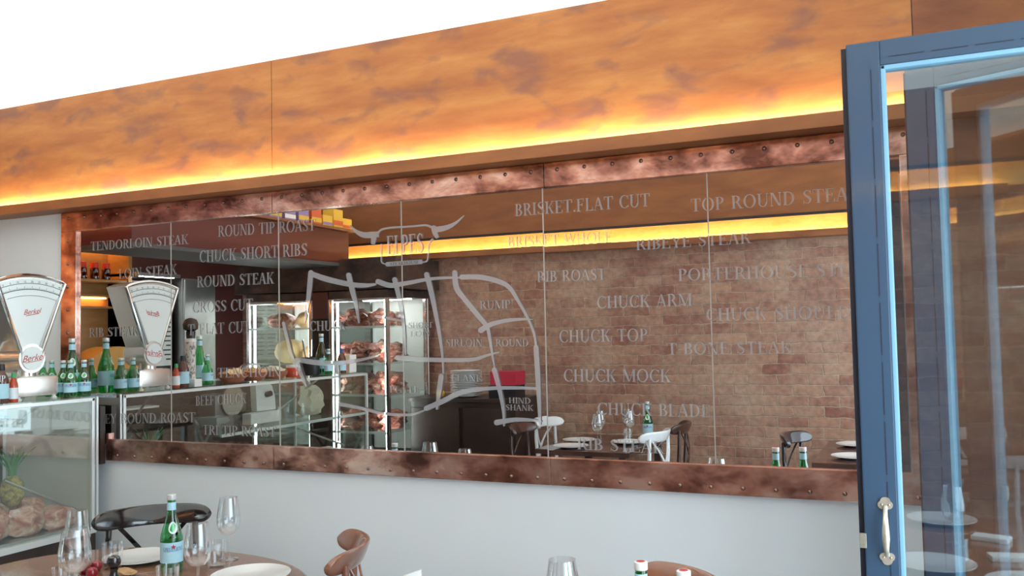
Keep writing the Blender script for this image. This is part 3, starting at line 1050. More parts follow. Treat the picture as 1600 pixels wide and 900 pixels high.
def table_rect(label, x0, x1, y0, y1, mat, z=0.75, group=None):
    cx, cy = (x0 + x1) / 2, (y0 + y1) / 2
    t = thing('dining_table', label, 'table', (cx, cy, 0), 0, group)
    hx, hy = (x1 - x0) / 2, (y1 - y0) / 2
    MB().box((-hx, -hy, z - 0.035), (hx, hy, z), 0.006).build('tabletop', mat, t)
    for sx in (-1, 1):
        for sy in (-1, 1):
            MB().box((sx * (hx - 0.09), sy * (hy - 0.09), 0), (sx * (hx - 0.04), sy * (hy - 0.04), z - 0.034)).build('leg', mat, t)
    return t


# ---------------------------------------------- front left table
TZ = 0.75
table_round('brown wooden dining table laid with glasses beside the black chair', -2.72, -1.04, 0.72, 0.57, 2.3, 'table')
chair('black glossy crossback chair behind the laid table, next to the display case', 'gloss_black', (-2.975, -0.61, 0), math.radians(-43.5))
chair('red brown crossback chair seen edge on against the white wall', 'chair_brown', (-2.09, -0.80, 0), math.radians(210))
water_bottle(0.297, 'large green water bottle standing on the laid table in front of the black chair', (*on_z(268, 772, TZ + 0.297).xy, TZ), math.radians(-36), big=True)


def base_for(px, py, h):
    p = on_z(px, py, TZ + h)
    return (p.x, p.y, TZ)


GH = 0.25
wine_glass('wine glass at the back of the laid table, right of the large green bottle', base_for(357, 777, GH), GH)
wine_glass('wine glass just right of the large green bottle, nearer than the back one', base_for(309, 817, GH), GH)
wine_glass('large wine glass at the left front of the laid table', base_for(117, 826, GH), GH, 0.054)
wine_glass('wine glass half hidden behind the left front wine glass', base_for(121, 797, GH), GH)
tumbler('small tumbler between the two right wine glasses on the laid table', base_for(338, 846, 0.1), 0.1, 0.04, 'tumblers on the laid table')
tumbler('small tumbler around the black pepper mill on the laid table', base_for(176, 848, 0.1), 0.1, 0.04, 'tumblers on the laid table')
tumbler('small tumbler in the left corner of the laid table', base_for(98, 886, 0.1), 0.1, 0.036, 'tumblers on the laid table')
tumbler('small tumbler in front of the large green bottle', base_for(262, 884, 0.1), 0.1, 0.04, 'tumblers on the laid table')
p = on_z(218, 868, 0.77)
plate('white plate behind the large green bottle on the laid table', (p.x, p.y, TZ), 0.14)
p = on_z(392, 896, 0.77)
plate('white plate at the right end of the laid table', (p.x, p.y, TZ), 0.145)
pm = thing('pepper_mill', 'small black pepper mill on the laid table', 'pepper mill', (*on_z(178, 868, 0.85).xy, TZ))
MB().lathe([(0.022, 0), (0.023, 0.01), (0.014, 0.035), (0.013, 0.045), (0.019, 0.055)], 20).build('body', 'gloss_black', pm, True)
MB().lathe([(0.012, 0.055), (0.023, 0.066), (0.026, 0.08), (0.021, 0.095), (0.008, 0.101), (0.0, 0.102)], 20).build('knob', 'gloss_black', pm, True)
for k, (px, py, lb) in enumerate(((133, 886, 'dark red round fruit nearest the left wine glass'), (151, 882, 'dark red round fruit beside the pepper mill'), (144, 893, 'dark red round fruit at the front of the trio'))):
    q = on_z(px, py, 0.775)
    m = MB().lathe([(0.0, 0.0), (0.012, 0.002), (0.02, 0.012), (0.022, 0.022), (0.018, 0.034), (0.008, 0.040), (0.0, 0.038)], 18).build('red_fruit', 'berry', None, True)
    m.location = (q.x, q.y, TZ)
    tag(m, lb + ' on the laid table', 'fruit', 'red fruit on the laid table')
q = on_z(196, 893, 0.765)
m = MB().blob((0, 0, 0.014), (0.05, 0.028, 0.015), 0.2, 4, flat=-0.013).build('bread_piece', 'bread', None, True)
m.location = (q.x, q.y, TZ)
tag(m, 'torn piece of bread beside the pepper mill on the laid table', 'bread')

# ---------------------------------------------- front right table
table_round('brown dining table at the bottom right carrying two water bottles', -0.78, -1.10, 0.42, 0.36, 2.2, 'table')
water_bottle(0.297, 'white and red capped water bottle left of the brown chair post at bottom right', (*on_z(1001, 877, TZ + 0.297).xy, TZ), math.radians(-65), 'white capped bottles on the right table', True, True)
water_bottle(0.297, 'white and red capped water bottle nearest the folding door at bottom right', (*on_z(1068, 891, TZ + 0.297).xy, TZ), math.radians(-75), 'white capped bottles on the right table', True, True)
wine_glass('wine glass whose rim stands alone against the white wall at bottom centre', base_for(878, 874, GH), GH, 0.052, None)
tumbler('small tumbler beside the lone wine glass on the right table', (-0.98, -1.2, TZ), 0.1, 0.038)
sp = thing('pepper_shaker', 'small white pepper shaker on the right table', 'shaker', (-0.72, -1.0, TZ))
MB().lathe([(0.018, 0), (0.02, 0.01), (0.015, 0.06), (0.012, 0.075)], 18).build('body', 'white', sp, True)
MB().lathe([(0.013, 0.075), (0.014, 0.088), (0.006, 0.095), (0.0, 0.095)], 18).build('cap', 'chrome', sp, True)
q = on_z(1098, 918, 0.868)
chair('brown crossback chair at the right table, just its top rail showing', 'chair_brown', (q.x + 0.24 * math.cos(math.radians(222)), q.y + 0.24 * math.sin(math.radians(222)), 0), math.radians(222))
m = MB().add([(-0.035, 0.0, 0), (0.035, 0, 0), (0.03, 0.02, 0.165), (-0.03, 0.02, 0.145), (-0.035, 0.05, 0), (0.035, 0.05, 0), (0.03, 0.03, 0.165), (-0.03, 0.03, 0.145)],
             [(0, 1, 2, 3), (5, 4, 7, 6), (3, 2, 6, 7)]).build('menu_card', 'paper')
q = on_z(642, 896, TZ + 0.16)
m.location = (q.x, q.y, TZ)
m.rotation_euler = (0, 0, math.radians(25))
tag(m, 'white folded menu card peeking over the bottom edge at left centre', 'card')
table_round('small dark dining table under the white menu card', q.x - 0.05, q.y - 0.14, 0.27, 0.27, 2.2, 'table')

# ================================================================== BLUE FOLDING DOORS
def door_leaf(name, label, width, loc, rz, handle):
    d = bpy.data.objects.new(name, None)
    COL.objects.link(d)
    d.location = loc
    d.rotation_euler = (0, 0, rz)
    tag(d, label, kind='structure')
    Hh, st, tp = 2.385, 0.082, 0.066
    y0, y1 = -0.022, 0.022
    MB().box((0, y0, 0.01), (st, y1, Hh), 0.004).build('stile', 'blue', d)
    MB().box((width - st, y0, 0.01), (width, y1, Hh), 0.004).build('stile', 'blue', d)
    MB().box((st, y0, Hh - tp), (width - st, y1, Hh), 0.004).build('rail', 'blue', d)
    MB().box((st, y0, 0.01), (width - st, y1, 0.12), 0.004).build('rail', 'blue', d)
    bd = 0.012
    for (a, b, c, e) in ((st, st + bd, 0.12, Hh - tp), (width - st - bd, width - st, 0.12, Hh - tp), (st, width - st, Hh - tp - bd, Hh - tp), (st, width - st, 0.12, 0.12 + bd)):
        MB().box((a, y0 + 0.002, c), (b, y1 - 0.002, e), 0.003).build('glazing_bead', 'blue_bead', d)
    MB().box((st + 0.004, -0.002, 0.125), (width - st - 0.004, 0.002, Hh - tp - 0.004)).build('pane', 'door_glass', d)
    MB().box((-0.014, 0.0, 0.01), (0.0, 0.02, Hh - 0.004)).build('edge_seal', 'seal', d)
    z = 0.2
    while z < Hh - 0.2:
        MB().box((st * 0.70, y0 - 0.0008, z), (st * 0.735, y0 + 0.004, z + 0.135)).build('groove', 'seal', d)
        z += 0.152
    x = st + 0.02
    while x < width - st:
        MB().box((x, y0 - 0.0008, Hh - tp * 0.72), (x + 0.085, y0 + 0.004, Hh - tp * 0.68)).build('groove', 'seal', d)
        x += 0.1
    if handle:
        hx, hz0, hz1 = 0.052, 1.05, 1.195
        h = MB()
        h.tube([(hx, y0 - 0.004, hz1 - 0.012), (hx, y0 - 0.026, hz1 - 0.03), (hx, y0 - 0.036, hz1 - 0.06), (hx, y0 - 0.036, hz0 + 0.06), (hx, y0 - 0.026, hz0 + 0.03), (hx, y0 - 0.004, hz0 + 0.012)],
               [0.006, 0.006, 0.0085, 0.0095, 0.0065, 0.006], 14)
        ho = h.build('handle', 'brass', d, True)
        for zc, sg in ((hz1 - 0.004, 1), (hz0 + 0.004, -1)):
            pl = []
            for k in range(28):
                a = 2 * PI * k / 28
                r = 0.0125 + 0.0045 * abs(math.cos(1.5 * (a - sg * PI / 2)))
                pl.append((hx + r * 1.12 * math.cos(a), zc + r * math.sin(a)))
            MB().prism(pl, y0 - 0.005, y0, lambda u, v, ww: (u, ww, v)).build('handle_plate', 'brass', ho)
            for s in (-1, 1):
                sc = MB().lathe([(0.003, 0), (0.0028, 0.0012), (0, 0.0018)], 10).build('screw', 'chrome', ho, True)
                sc.location = (hx + s * 0.0085, y0 - 0.005, zc - sg * 0.002)
                sc.rotation_euler = (PI / 2, 0, 0)
        MB().box((-0.012, y0 - 0.002, 1.075), (0.004, y0 + 0.006, 1.112), 0.001).build('latch', 'brass', d)
    return d


DH = Vector((-0.158, -0.93, 0))
door_leaf('door_1', 'nearest leaf of the blue glazed folding doors with a brass pull', 0.74, DH, 0.0, True)
a2 = math.radians(-24)
hinge = Vector((0.59, -0.87, 0))
l2 = 0.66
st2 = hinge - Vector((math.cos(a2), math.sin(a2), 0)) * l2
door_leaf('door_2', 'second blue glazed door leaf folded behind the nearest one', l2, st2, a2, False)

# ================================================================== DISPLAY CASE
X0, X1, ZG0, ZG1 = -3.92, -4.62, 0.69, 1.355
Y0, Y1 = -0.09, -2.42
dc = thing('display_case', 'glass display counter full of meat beneath the silver scale', 'display counter', ((X0 + X1) / 2, (Y0 + Y1) / 2, 0))
off = Vector((-(X0 + X1) / 2, -(Y0 + Y1) / 2, 0))


def cb(a, b, name, mat, bev=0.0, par=None):
    a, b = Vector(a) + off, Vector(b) + off
    return MB().box(a, b, bev).build(name, mat, par or dc)


cb((X0 + 0.005, Y0, 0), (X1, Y1, ZG0 - 0.03), 'base_cabinet', 'dark_wood', 0.004)
cb((X0 + 0.012, Y0, ZG0 - 0.03), (X1, Y1, ZG0), 'bottom_rim', 'alu', 0.003)
cb((X0 + 0.004, Y0, ZG1 - 0.008), (X1, Y1, ZG1 + 0.004), 'top_glass', 'case_glass')
for a, b in (((X0, Y0, ZG1 - 0.022), (X0 - 0.014, Y1, ZG1 - 0.004)), ((X1, Y0, ZG1 - 0.022), (X1 + 0.014, Y1, ZG1 - 0.004)), ((X0, Y1, ZG1 - 0.022), (X1, Y1 + 0.014, ZG1 - 0.004))):
    cb(a, b, 'top_rim', 'alu', 0.002)
for (x, y) in ((X0, Y0), (X0, Y1 + 0.018), (X1 + 0.018, Y0), (X1 + 0.018, Y1 + 0.018)):
    cb((x, y, ZG0), (x - 0.018, y - 0.018, ZG1 - 0.004), 'corner_post', 'alu', 0.003)
cb((X0, Y0 + 0.022, ZG0 - 0.02), (X0 - 0.012, Y0 + 0.010, ZG1), 'corner_post', 'alu', 0.003)
cb((X0 - 0.005, Y0 - 0.02, ZG0), (X0 - 0.011, Y1 + 0.02, ZG1 - 0.02), 'front_glass', 'case_glass')
cb((X1 + 0.005, Y0 - 0.02, ZG0), (X1 + 0.009, Y1 + 0.02, ZG1 - 0.02), 'rear_glass', 'case_glass')
cb((X0 - 0.02, Y0 - 0.002, ZG0), (X1 + 0.02, Y0 + 0.004, ZG1 - 0.02), 'end_panel', 'grey_laminate')
cb((X1 + 0.012, Y0 - 0.02, ZG0), (X1 + 0.018, -1.9, ZG1 - 0.02), 'rear_panel', 'dark_wood')
cb((X0 - 0.02, Y1 + 0.002, ZG0), (X1 + 0.02, Y1 + 0.008, ZG1 - 0.02), 'end_glass', 'case_glass')
cb((X0 - 0.02, -0.85, 1.035), (X1 + 0.06, Y1 + 0.02, 1.047), 'shelf', 'case_glass')
cb((X0 - 0.015, -0.85, 1.033), (X0 - 0.03, Y1 + 0.02, 1.051), 'shelf_edge', 'alu', 0.002)
cb((X0 - 0.03, Y0 - 0.02, ZG0), (X1 + 0.03, Y1 + 0.02, ZG0 + 0.012), 'tray', 'steel', 0.002)
cb((X0 - 0.01, -0.018, 1.0), (X1, -0.05, 1.30), 'wall_filler', 'dark_wood')
for (p0, p1) in (((-4.0, -0.14, 0.78), (-4.05, -0.50, 0.98)), ((-4.0, -0.35, 1.33), (-4.45, -0.52, 1.02)), ((-4.45, -1.75, 0.98), (-4.2, -2.2, 1.33)), ((-4.1, -1.8, 0.98), (-4.1, -2.35, 0.80))):
    MB().tube([Vector(p0) + off, Vector(p1) + off], 0.007, 8).build('strut', 'steel', dc, True)

# meat and fruit in the case
zt = ZG0 + 0.012
MEATS = [(-4.05, -0.22, 0.09, 0.10, 0.055), (-4.06, -0.40, 0.09, 0.10, 0.075), (-4.05, -0.60, 0.09, 0.11, 0.085), (-4.05, -0.83, 0.09, 0.12, 0.08),
         (-4.25, -0.24, 0.10, 0.11, 0.07), (-4.27, -0.47, 0.10, 0.11, 0.085), (-4.26, -0.72, 0.10, 0.13, 0.09), (-4.46, -0.35, 0.10, 0.13, 0.08), (-4.46, -0.66, 0.10, 0.14, 0.09),
         (-4.06, -1.10, 0.09, 0.13, 0.075), (-4.28, -1.05, 0.10, 0.13, 0.07), (-4.06, -1.40, 0.09, 0.14, 0.07), (-4.06, -1.72, 0.09, 0.14, 0.07), (-4.06, -2.05, 0.09, 0.14, 0.06)]
WHERE = ['smallest cut, in the corner by the wall', 'front cut, second from the wall corner', 'front cut, third from the wall corner', 'front cut, fourth from the wall corner', 'middle row cut nearest the wall',
         'middle row cut beside the pineapple', 'middle row cut past the pineapple', 'back row cut nearest the wall', 'back row cut further from the wall', 'front cut, fifth from the wall corner',
         'middle row cut at the end of its row', 'front cut, sixth from the wall corner', 'front cut, seventh from the wall corner', 'front cut, last before the far end']
for i, (x, y, rx, ry, rz) in enumerate(MEATS):
    m = MB().blob((0, 0, rz * 0.9), (rx, ry, rz * 1.15), 0.32, i + 2, 1.7, flat=-rz * 0.9).build('meat_cut', 'meat', None, True)
    m.location = (x, y, zt)
    m.rotation_euler = (0, 0, (i * 37 % 60 - 30) * 0.01)
    tag(m, 'raw marbled meat in the display counter, ' + WHERE[i], 'meat', 'cuts of meat in the display counter')
pa = thing('pineapple', 'pineapple standing among the meat at the left edge', 'pineapple', (-4.09, -0.43, zt + 0.14))
MB().blob((0, 0, 0.075), (0.055, 0.055, 0.08), 0.06, 3, 6, flat=-0.07).build('fruit', 'pine_skin', pa, True)
for k in range(16):
    a = k * 2.4
    lean = 0.25 + 0.05 * (k % 4)
    hgt = 0.15 - 0.004 * k
    r0 = 0.012
    c, s = math.cos(a), math.sin(a)
    m = MB()
    vs = []
    for q in range(5):
        f = q / 4
        ww = 0.012 * (1 - f) + 0.001
        r = r0 + lean * hgt * f * f * 1.6
        z = 0.148 + hgt * f
        for s2 in (-1, 1):
            vs.append((c * r - s * ww * s2, s * r + c * ww * s2, z))
        vs.append((c * (r + 0.004), s * (r + 0.004), z - 0.002))
    fs = []
    for q in range(4):
        o = q * 3
        fs += [(o, o + 1, o + 4, o + 3), (o + 1, o + 2, o + 5, o + 4), (o + 2, o, o + 3, o + 5)]
    m.add(vs, fs).build('leaf', 'leaf', pa, True)
for i, (y0, y1, z1) in enumerate(((-0.16, -0.33, 0.075), (-0.36, -0.56, 0.10))):
    m = MB().box((-4.58, y0, 0), (-4.50, y1, z1), 0.004).build('carton', 'carton')
    m.location = (0, 0, 1.225)
    tag(m, ['pale blue carton behind the case glass, nearer the wall', 'pale blue carton behind the case glass, left one'][i], 'carton', 'pale blue cartons at the back of the case')
sh = MB().box((-4.595, -0.12, 1.213), (-4.44, -0.84, 1.225), 0.002).build('rear_shelf', 'alu')
sh.parent = dc
sh.location = off

# slicer on the case shelf, paper sack
sl = thing('meat_slicer', 'grey and white meat slicer behind the glass of the display counter', 'slicer', (-4.32, -1.46, 1.047))
MB().box((-0.16, -0.26, 0), (0.06, 0.30, 0.07), 0.012).build('base', 'steel_dark', sl, True)
MB().box((-0.14, -0.04, 0.065), (0.02, 0.27, 0.22), 0.03).build('motor_housing', 'steel_dark', sl, True)
MB().box((0.062, -0.25, 0.0), (0.14, 0.06, 0.075), 0.006).build('front_tray', 'white', sl)
MB().prism([(-0.26, 0.08), (-0.06, 0.08), (-0.05, 0.26), (-0.09, 0.285), (-0.17, 0.285), (-0.22, 0.25), (-0.25, 0.18)], 0.04, 0.09, lambda u, v, ww: (ww, u, v)).build('carriage', 'white', sl)
MB().prism([(0.12 + 0.105 * math.cos(2 * PI * k / 28), 0.17 + 0.105 * math.sin(2 * PI * k / 28)) for k in range(28)], 0.03, 0.04, lambda u, v, ww: (ww, u, v)).build('blade', 'chrome', sl)
MB().tube([(0.09, -0.16, 0.19), (0.13, -0.16, 0.20)], 0.02, 12).build('knob', 'black', sl, True)
sk = MB().blob((0, 0, 0.10), (0.09, 0.12, 0.13), 0.4, 9, 3.5, flat=-0.1).build('paper_sack', 'sack', None, True)
sk.location = (-4.28, -2.17, 1.047)
tag(sk, 'crumpled pale paper sack at the far end of the display counter', 'sack')

# ---------------------------------------------- things on the counter top
CT = ZG1 + 0.004
sc = thing('counter_scale', 'silver fan shaped shop scale on the display counter', 'scale', (-4.03, -0.385, CT))
# base
MB().box((-0.24, -0.105, 0.018), (0.05, 0.13, 0.118), 0.022).build('base', 'cast', sc, True)
for x in (-0.2, 0.035):
    for y in (-0.085, 0.11):
        MB().lathe([(0.014, 0), (0.016, 0.008), (0.009, 0.012), (0.009, 0.022)], 14, (x, y, 0)).build('foot', 'white', sc, True)
# neck
MB().lathe([(0.05, 0.115), (0.046, 0.14), (0.05, 0.16)], 24, (-0.03, 0, 0)).build('neck', 'cast', sc, True)
# hub: short drum facing +x
hz = 0.205


def yz(xa):
    return lambda u, v, ww: (ww, u, v)


circ = lambda r, cy=0.0, cz=hz, n=36: [(cy + r * math.cos(2 * PI * k / n), cz + r * math.sin(2 * PI * k / n)) for k in range(n)]
MB().prism(circ(0.072), -0.14, 0.02, yz(0)).build('hub', 'cast', sc, True)
MB().prism(circ(0.058), 0.02, 0.026, yz(0)).build('hub_face', 'dial', sc)
# fan head: outline in (y, z)
R1, ZP = 0.53, 0.09
half = math.radians(21.5)


def fan(r_out, r_in, hw, n=20):
    pts = []
    for k in range(n + 1):
        a = -hw + 2 * hw * k / n
        pts.append((r_out * math.sin(a), ZP + r_out * math.cos(a)))
    for k in range(5):
        a = hw - 2 * hw * k / 4
        pts.append((r_in * math.sin(a), ZP + r_in * math.cos(a)))
    return pts


MB().prism(fan(R1, 0.12, half), -0.135, 0.012, yz(0)).build('fan_housing', 'cast', sc, True)
# raised rim
rim = fan(R1 - 0.004, 0.125, half - 0.006)
rimo = rim + [rim[0]]
MB().tube([(0.014, u, v) for u, v in rimo], 0.0095, 8, False).build('fan_rim', 'chrome', sc, True)
MB().prism(fan(R1 - 0.02, 0.155, half - 0.035), 0.012, 0.016, yz(0)).build('dial_face', 'dial', sc)
m = MB()
for rr, hw, wd_ in ((R1 - 0.045, 0.36, 0.0025), (R1 - 0.075, 0.35, 0.003), (R1 - 0.105, 0.32, 0.002)):
    pts = [(0.0168, rr * math.sin(-hw + 2 * hw * k / 24), ZP + rr * math.cos(-hw + 2 * hw * k / 24)) for k in range(25)]
    pts2 = [(0.0168, (rr + wd_) * math.sin(-hw + 2 * hw * k / 24), ZP + (rr + wd_) * math.cos(-hw + 2 * hw * k / 24)) for k in range(25)]
    m.add(pts + pts2, [(k, k + 1, 26 + k, 25 + k) for k in range(24)])
for k in range(41):
    a = -0.35 + 0.70 * k / 40
    r0, r1 = R1 - 0.073, R1 - (0.058 if k % 5 == 0 else 0.066)
    wv = 0.0009
    c, s = math.cos(a), math.sin(a)
    m.add([(0.0169, r * s + t_ * c, ZP + r * c - t_ * s) for r in (r0, r1) for t_ in (-wv, wv)], [(0, 1, 3, 2)])
m.build('dial_marks', 'ink', sc)
m = MB()
for k in range(9):
    a = -0.32 + 0.64 * k / 8
    v_, f_ = text_mesh(str(k * 5), 0.014)
    r = R1 - 0.040
    c, s = math.cos(a), math.sin(a)
    m.add([(0.0169, (r + y) * s + x * c, ZP + (r + y) * c - x * s) for x, y in v_], f_)
m.build('dial_numbers', 'ink', sc)
for nm, size, zz, xx in (('dial_lettering', 0.036, 0.425, 0.0170), ('hub_lettering', 0.046, hz - 0.012, 0.0265)):
    v_, f_ = text_mesh('Berkel', size, 0.35)
    MB().add([(xx, x * 1.0, zz + y + x * 0.12) for x, y in v_], f_).build(nm, 'red_ink', sc)
    MB().add([(xx, -size * 0.9, zz - 0.008), (xx, size * 1.1, zz + 0.004), (xx, size * 1.1, zz + 0.0015), (xx, -size * 0.9, zz - 0.011)], [(0, 1, 2, 3)]).build(nm, 'red_ink', sc)
# pointer column on the right edge of the fan
MB().tube([(0.02, 0.145 * 0.3, 0.26), (0.02, 0.145, 0.50)], 0.006, 8).build('pointer', 'steel', sc, True)
# small wire hoop beside the scale
MB().tube([(-0.15, -0.06, 0.118), (-0.15, -0.07, 0.24), (-0.15, -0.11, 0.255), (-0.15, -0.15, 0.24), (-0.15, -0.155, 0.118)], 0.004, 8).build('wire_hoop', 'chrome', sc, True)

fd = math.radians(-38)
water_bottle(0.30, 'tallest green bottle on the display counter, nearest the mirror', (-4.07, -0.106, CT), fd, None, False, True)
SB = [(-3.972, -0.115, 'small green bottle closest to the mirror at the front of the counter'), (-3.97, -0.198, 'small green bottle at the front edge beside the scale base'), (-4.04, -0.185, 'small green bottle between the front pair and the scale'),
      (-4.15, -0.165, 'small green bottle behind the scale base, right of the last'), (-4.235, -0.15, 'small green bottle furthest back behind the scale base')]
sb0 = None
for i, (x, y, lb) in enumerate(SB):
    if sb0 is None:
        sb0 = water_bottle(0.188, lb, (x, y, CT), fd, 'small green bottles on the counter')
    else:
        copy_tree(sb0, (x, y, CT), 0.0, lb)


def sauce(label, loc, H, body, cap, lettering, face, cat='sauce bottle', name='sauce_bottle', group=None, R=0.03, bandmat='label'):
    t = thing(name, label, cat, loc, 0, group)
    MB().lathe([(R * 0.9, 0), (R, 0.006), (R, H * 0.55), (R * 0.9, H * 0.64), (R * 0.5, H * 0.80), (R * 0.42, H * 0.86)], 24).build('body', body, t, True)
    MB().lathe([(R * 0.5, H * 0.84), (R * 0.52, H * 0.86), (R * 0.46, H), (0.0, H)], 20).build('cap', cap, t, True)
    lb = MB().lathe_open([(R * 1.01, H * 0.12), (R * 1.01, H * 0.5)], 24).build('label', bandmat, t, True)
    if lettering:
        g = Glyphs().line(lettering)
        sz = R * 1.3 / g.width
        rr = R * 1.02
        MB().add([(rr * math.cos(face + (u - g.width / 2) * sz / rr), rr * math.sin(face + (u - g.width / 2) * sz / rr), H * 0.56 + v * sz) for u, v in g.v], g.f).build('lettering', 'white', lb)
    return t


hp = sauce('dark brown sauce bottle lettered in white at the left edge of the counter', (-3.975, -0.575, CT), 0.185, 'sauce', 'black', 'HP', fd, R=0.034)
tb = sauce('small red hot sauce bottle with a green neck beside the brown sauce', (-3.97, -0.515, CT), 0.14, 'hot_sauce', 'green_cap', '', fd, R=0.021, bandmat='label_w')
m = MB().box((-0.03, -0.03, 0), (0.03, 0.03, 0.045), 0.003).build('sachet_box', 'white')
m.location = (-3.955, -0.645, CT)
tag(m, 'small white sachet box in front of the brown sauce bottle', 'box')
tu = thing('card_tube', 'tall patterned white tube on the counter beside the brown sauce', 'tube', (-4.03, -0.69, CT))
MB().lathe([(0.03, 0), (0.03, 0.275)], 24).build('body', 'tube', tu, True)
MB().lathe([(0.031, 0.265), (0.031, 0.285), (0.0, 0.286)], 24).build('lid', 'white', tu, True)
copy_tree(sb0, (-4.0, -0.80, CT), 0.0, 'small green bottle past the patterned tube', 'small green bottles on the counter')
water_bottle(0.30, 'tall green bottle past the patterned tube on the counter', (-4.10, -0.84, CT), fd, None, False, True)
gm = thing('pepper_grinder', 'tall dark wooden pepper grinder behind the patterned tube', 'pepper grinder', (-4.24, -0.91, CT))
MB().lathe([(0.034, 0), (0.036, 0.02), (0.024, 0.10), (0.022, 0.2), (0.03, 0.33)], 24).build('body', 'dark_wood', gm, True)
MB().lathe([(0.02, 0.33), (0.045, 0.345), (0.05, 0.375), (0.036, 0.405), (0.01, 0.415), (0, 0.416)], 24).build('knob', 'dark_wood', gm, True)
for i, (y, lb) in enumerate(((-1.04, 'terracotta bowl nearest the patterned tube'), (-1.24, 'middle terracotta bowl of the row'), (-1.44, 'terracotta bowl furthest along the row'))):
    t = thing('terracotta_bowl', lb + ' on the counter', 'bowl', (-4.02, y, CT), 0, 'terracotta bowls on the counter')
    MB().lathe_open([(0.0, 0.0), (0.055, 0.0), (0.085, 0.03), (0.09, 0.055), (0.083, 0.055), (0.075, 0.03), (0.05, 0.01), (0.0, 0.01)], 28).build('bowl', 'terra', t, True)
    MB().blob((0, 0, 0.05), (0.07, 0.07, 0.035), 0.5, i + 5, 3).build('filling', ['cheese', 'bread', 'sack'][i], t, True)
gd = MB().lathe_open([(0.09, 0.0), (0.092, 0.05), (0.07, 0.09), (0.03, 0.11), (0.0, 0.114)], 28).build('glass_dome', 'clear', None, True)
gd.location = (-4.22, -1.45, CT)
tag(gd, 'clear glass dome behind the terracotta bowls on the counter', 'dome')
jr = thing('preserve_jar', 'squat jar of dark red preserve on the counter', 'jar', (-4.05, -1.68, CT))
MB().lathe([(0.05, 0), (0.052, 0.01), (0.052, 0.06), (0.045, 0.07)], 24).build('body', 'hot_sauce', jr, True)
MB().lathe([(0.047, 0.068), (0.049, 0.085), (0.0, 0.087)], 24).build('lid', 'white', jr, True)
kb = thing('utensil_pot', 'black pot holding tall utensils on the counter', 'pot', (-4.08, -1.92, CT))
MB().lathe_open([(0.0, 0), (0.06, 0.0), (0.065, 0.01), (0.065, 0.13), (0.06, 0.13), (0.058, 0.012), (0, 0.012)], 24).build('pot', 'black', kb, True)
for k, (dx, dy) in enumerate(((0.02, 0.02), (-0.02, -0.03), (-0.03, 0.02))):
    MB().tube([(dx * 0.5, dy * 0.5, 0.02), (dx * 1.5, dy * 1.5, 0.26)], [0.005, 0.008], 8).build('utensil', 'chrome' if k != 1 else 'dark_wood', kb, True)
copy_tree(sb0, (-3.98, -2.0, CT), 0.0, 'small green bottle past the black utensil pot', 'small green bottles on the counter')
water_bottle(0.30, 'tall green bottle past the black utensil pot near the counter end', (-4.08, -2.05, CT), fd, None, False, True)
sauce('dark brown sauce bottle near the far end of the counter', (-3.985, -2.17, CT), 0.185, 'sauce', 'blue_ink', 'HP', fd, R=0.034)
sauce('yellow mustard bottle near the far end of the counter', (-4.03, -2.25, CT), 0.17, 'yellow', 'red_cap', '', fd, R=0.03, bandmat='orange_card')
m = MB().box((-0.05, -0.045, 0), (0.05, 0.045, 0.135), 0.004).build('carton', 'white')
m.location = (-4.05, -2.34, CT)
tag(m, 'white carton at the far end of the counter', 'carton')

# ================================================================== BEHIND THE COUNTER (seen in the mirror)
bk = thing('red_bulkhead', 'red painted bulkhead hanging over the kitchen', 'bulkhead', (-5.1, -2.2, 2.3))
MB().box((-0.3, -1.25, 0.0), (0.3, 1.25, 0.29), 0.004).build('casing', 'maroon', bk)
MB().box((-0.3, -1.25, -0.03), (0.3, 1.25, -0.0), 0.002).build('soffit', 'grey_soffit', bk)
MB().box((-0.3, -1.30, 0.29), (0.36, 1.25, 0.312), 0.002).build('top_shelf', 'beam_dark', bk)
BOX = [(-2.42, 0.14, 'mauve', 'yellow'), (-2.60, 0.13, 'mauve', 'white'), (-2.78, 0.15, 'mauve', 'yellow'), (-2.96, 0.16, 'orange_card', 'yellow'), (-3.12, 0.10, 'yellow', 'mauve'), (-3.28, 0.17, 'yellow', 'orange_card'), (-3.42, 0.10, 'yellow', 'orange_card')]
for i, (y, h, c1, c2) in enumerate(BOX):
    t = thing('carton', ['mauve and yellow carton first in the row on the red bulkhead', 'mauve carton with a white band on the red bulkhead', 'tall mauve carton with a yellow band on the red bulkhead', 'orange red carton on the red bulkhead',
                         'low yellow carton between taller ones on the red bulkhead', 'tall yellow carton near the end of the red bulkhead', 'low yellow carton at the very end of the red bulkhead'][i], 'carton', (-4.85, y, 2.613), 0, 'cartons on top of the bulkhead')
    MB().box((-0.06, -0.07, 0), (0.06, 0.07, h), 0.003).build('box', c1, t)
    MB().box((0.06, -0.07, h * 0.15), (0.0615, 0.07, h * 0.4)).build('print_band', c2, t)
m = MB().box((-0.1, -0.25, 0), (0.1, 0.25, 0.1), 0.003).build('carton', 'red_cap')
m.location = (-4.95, -1.75, 2.613)
tag(m, 'long bright red carton lying on the red bulkhead', 'carton')

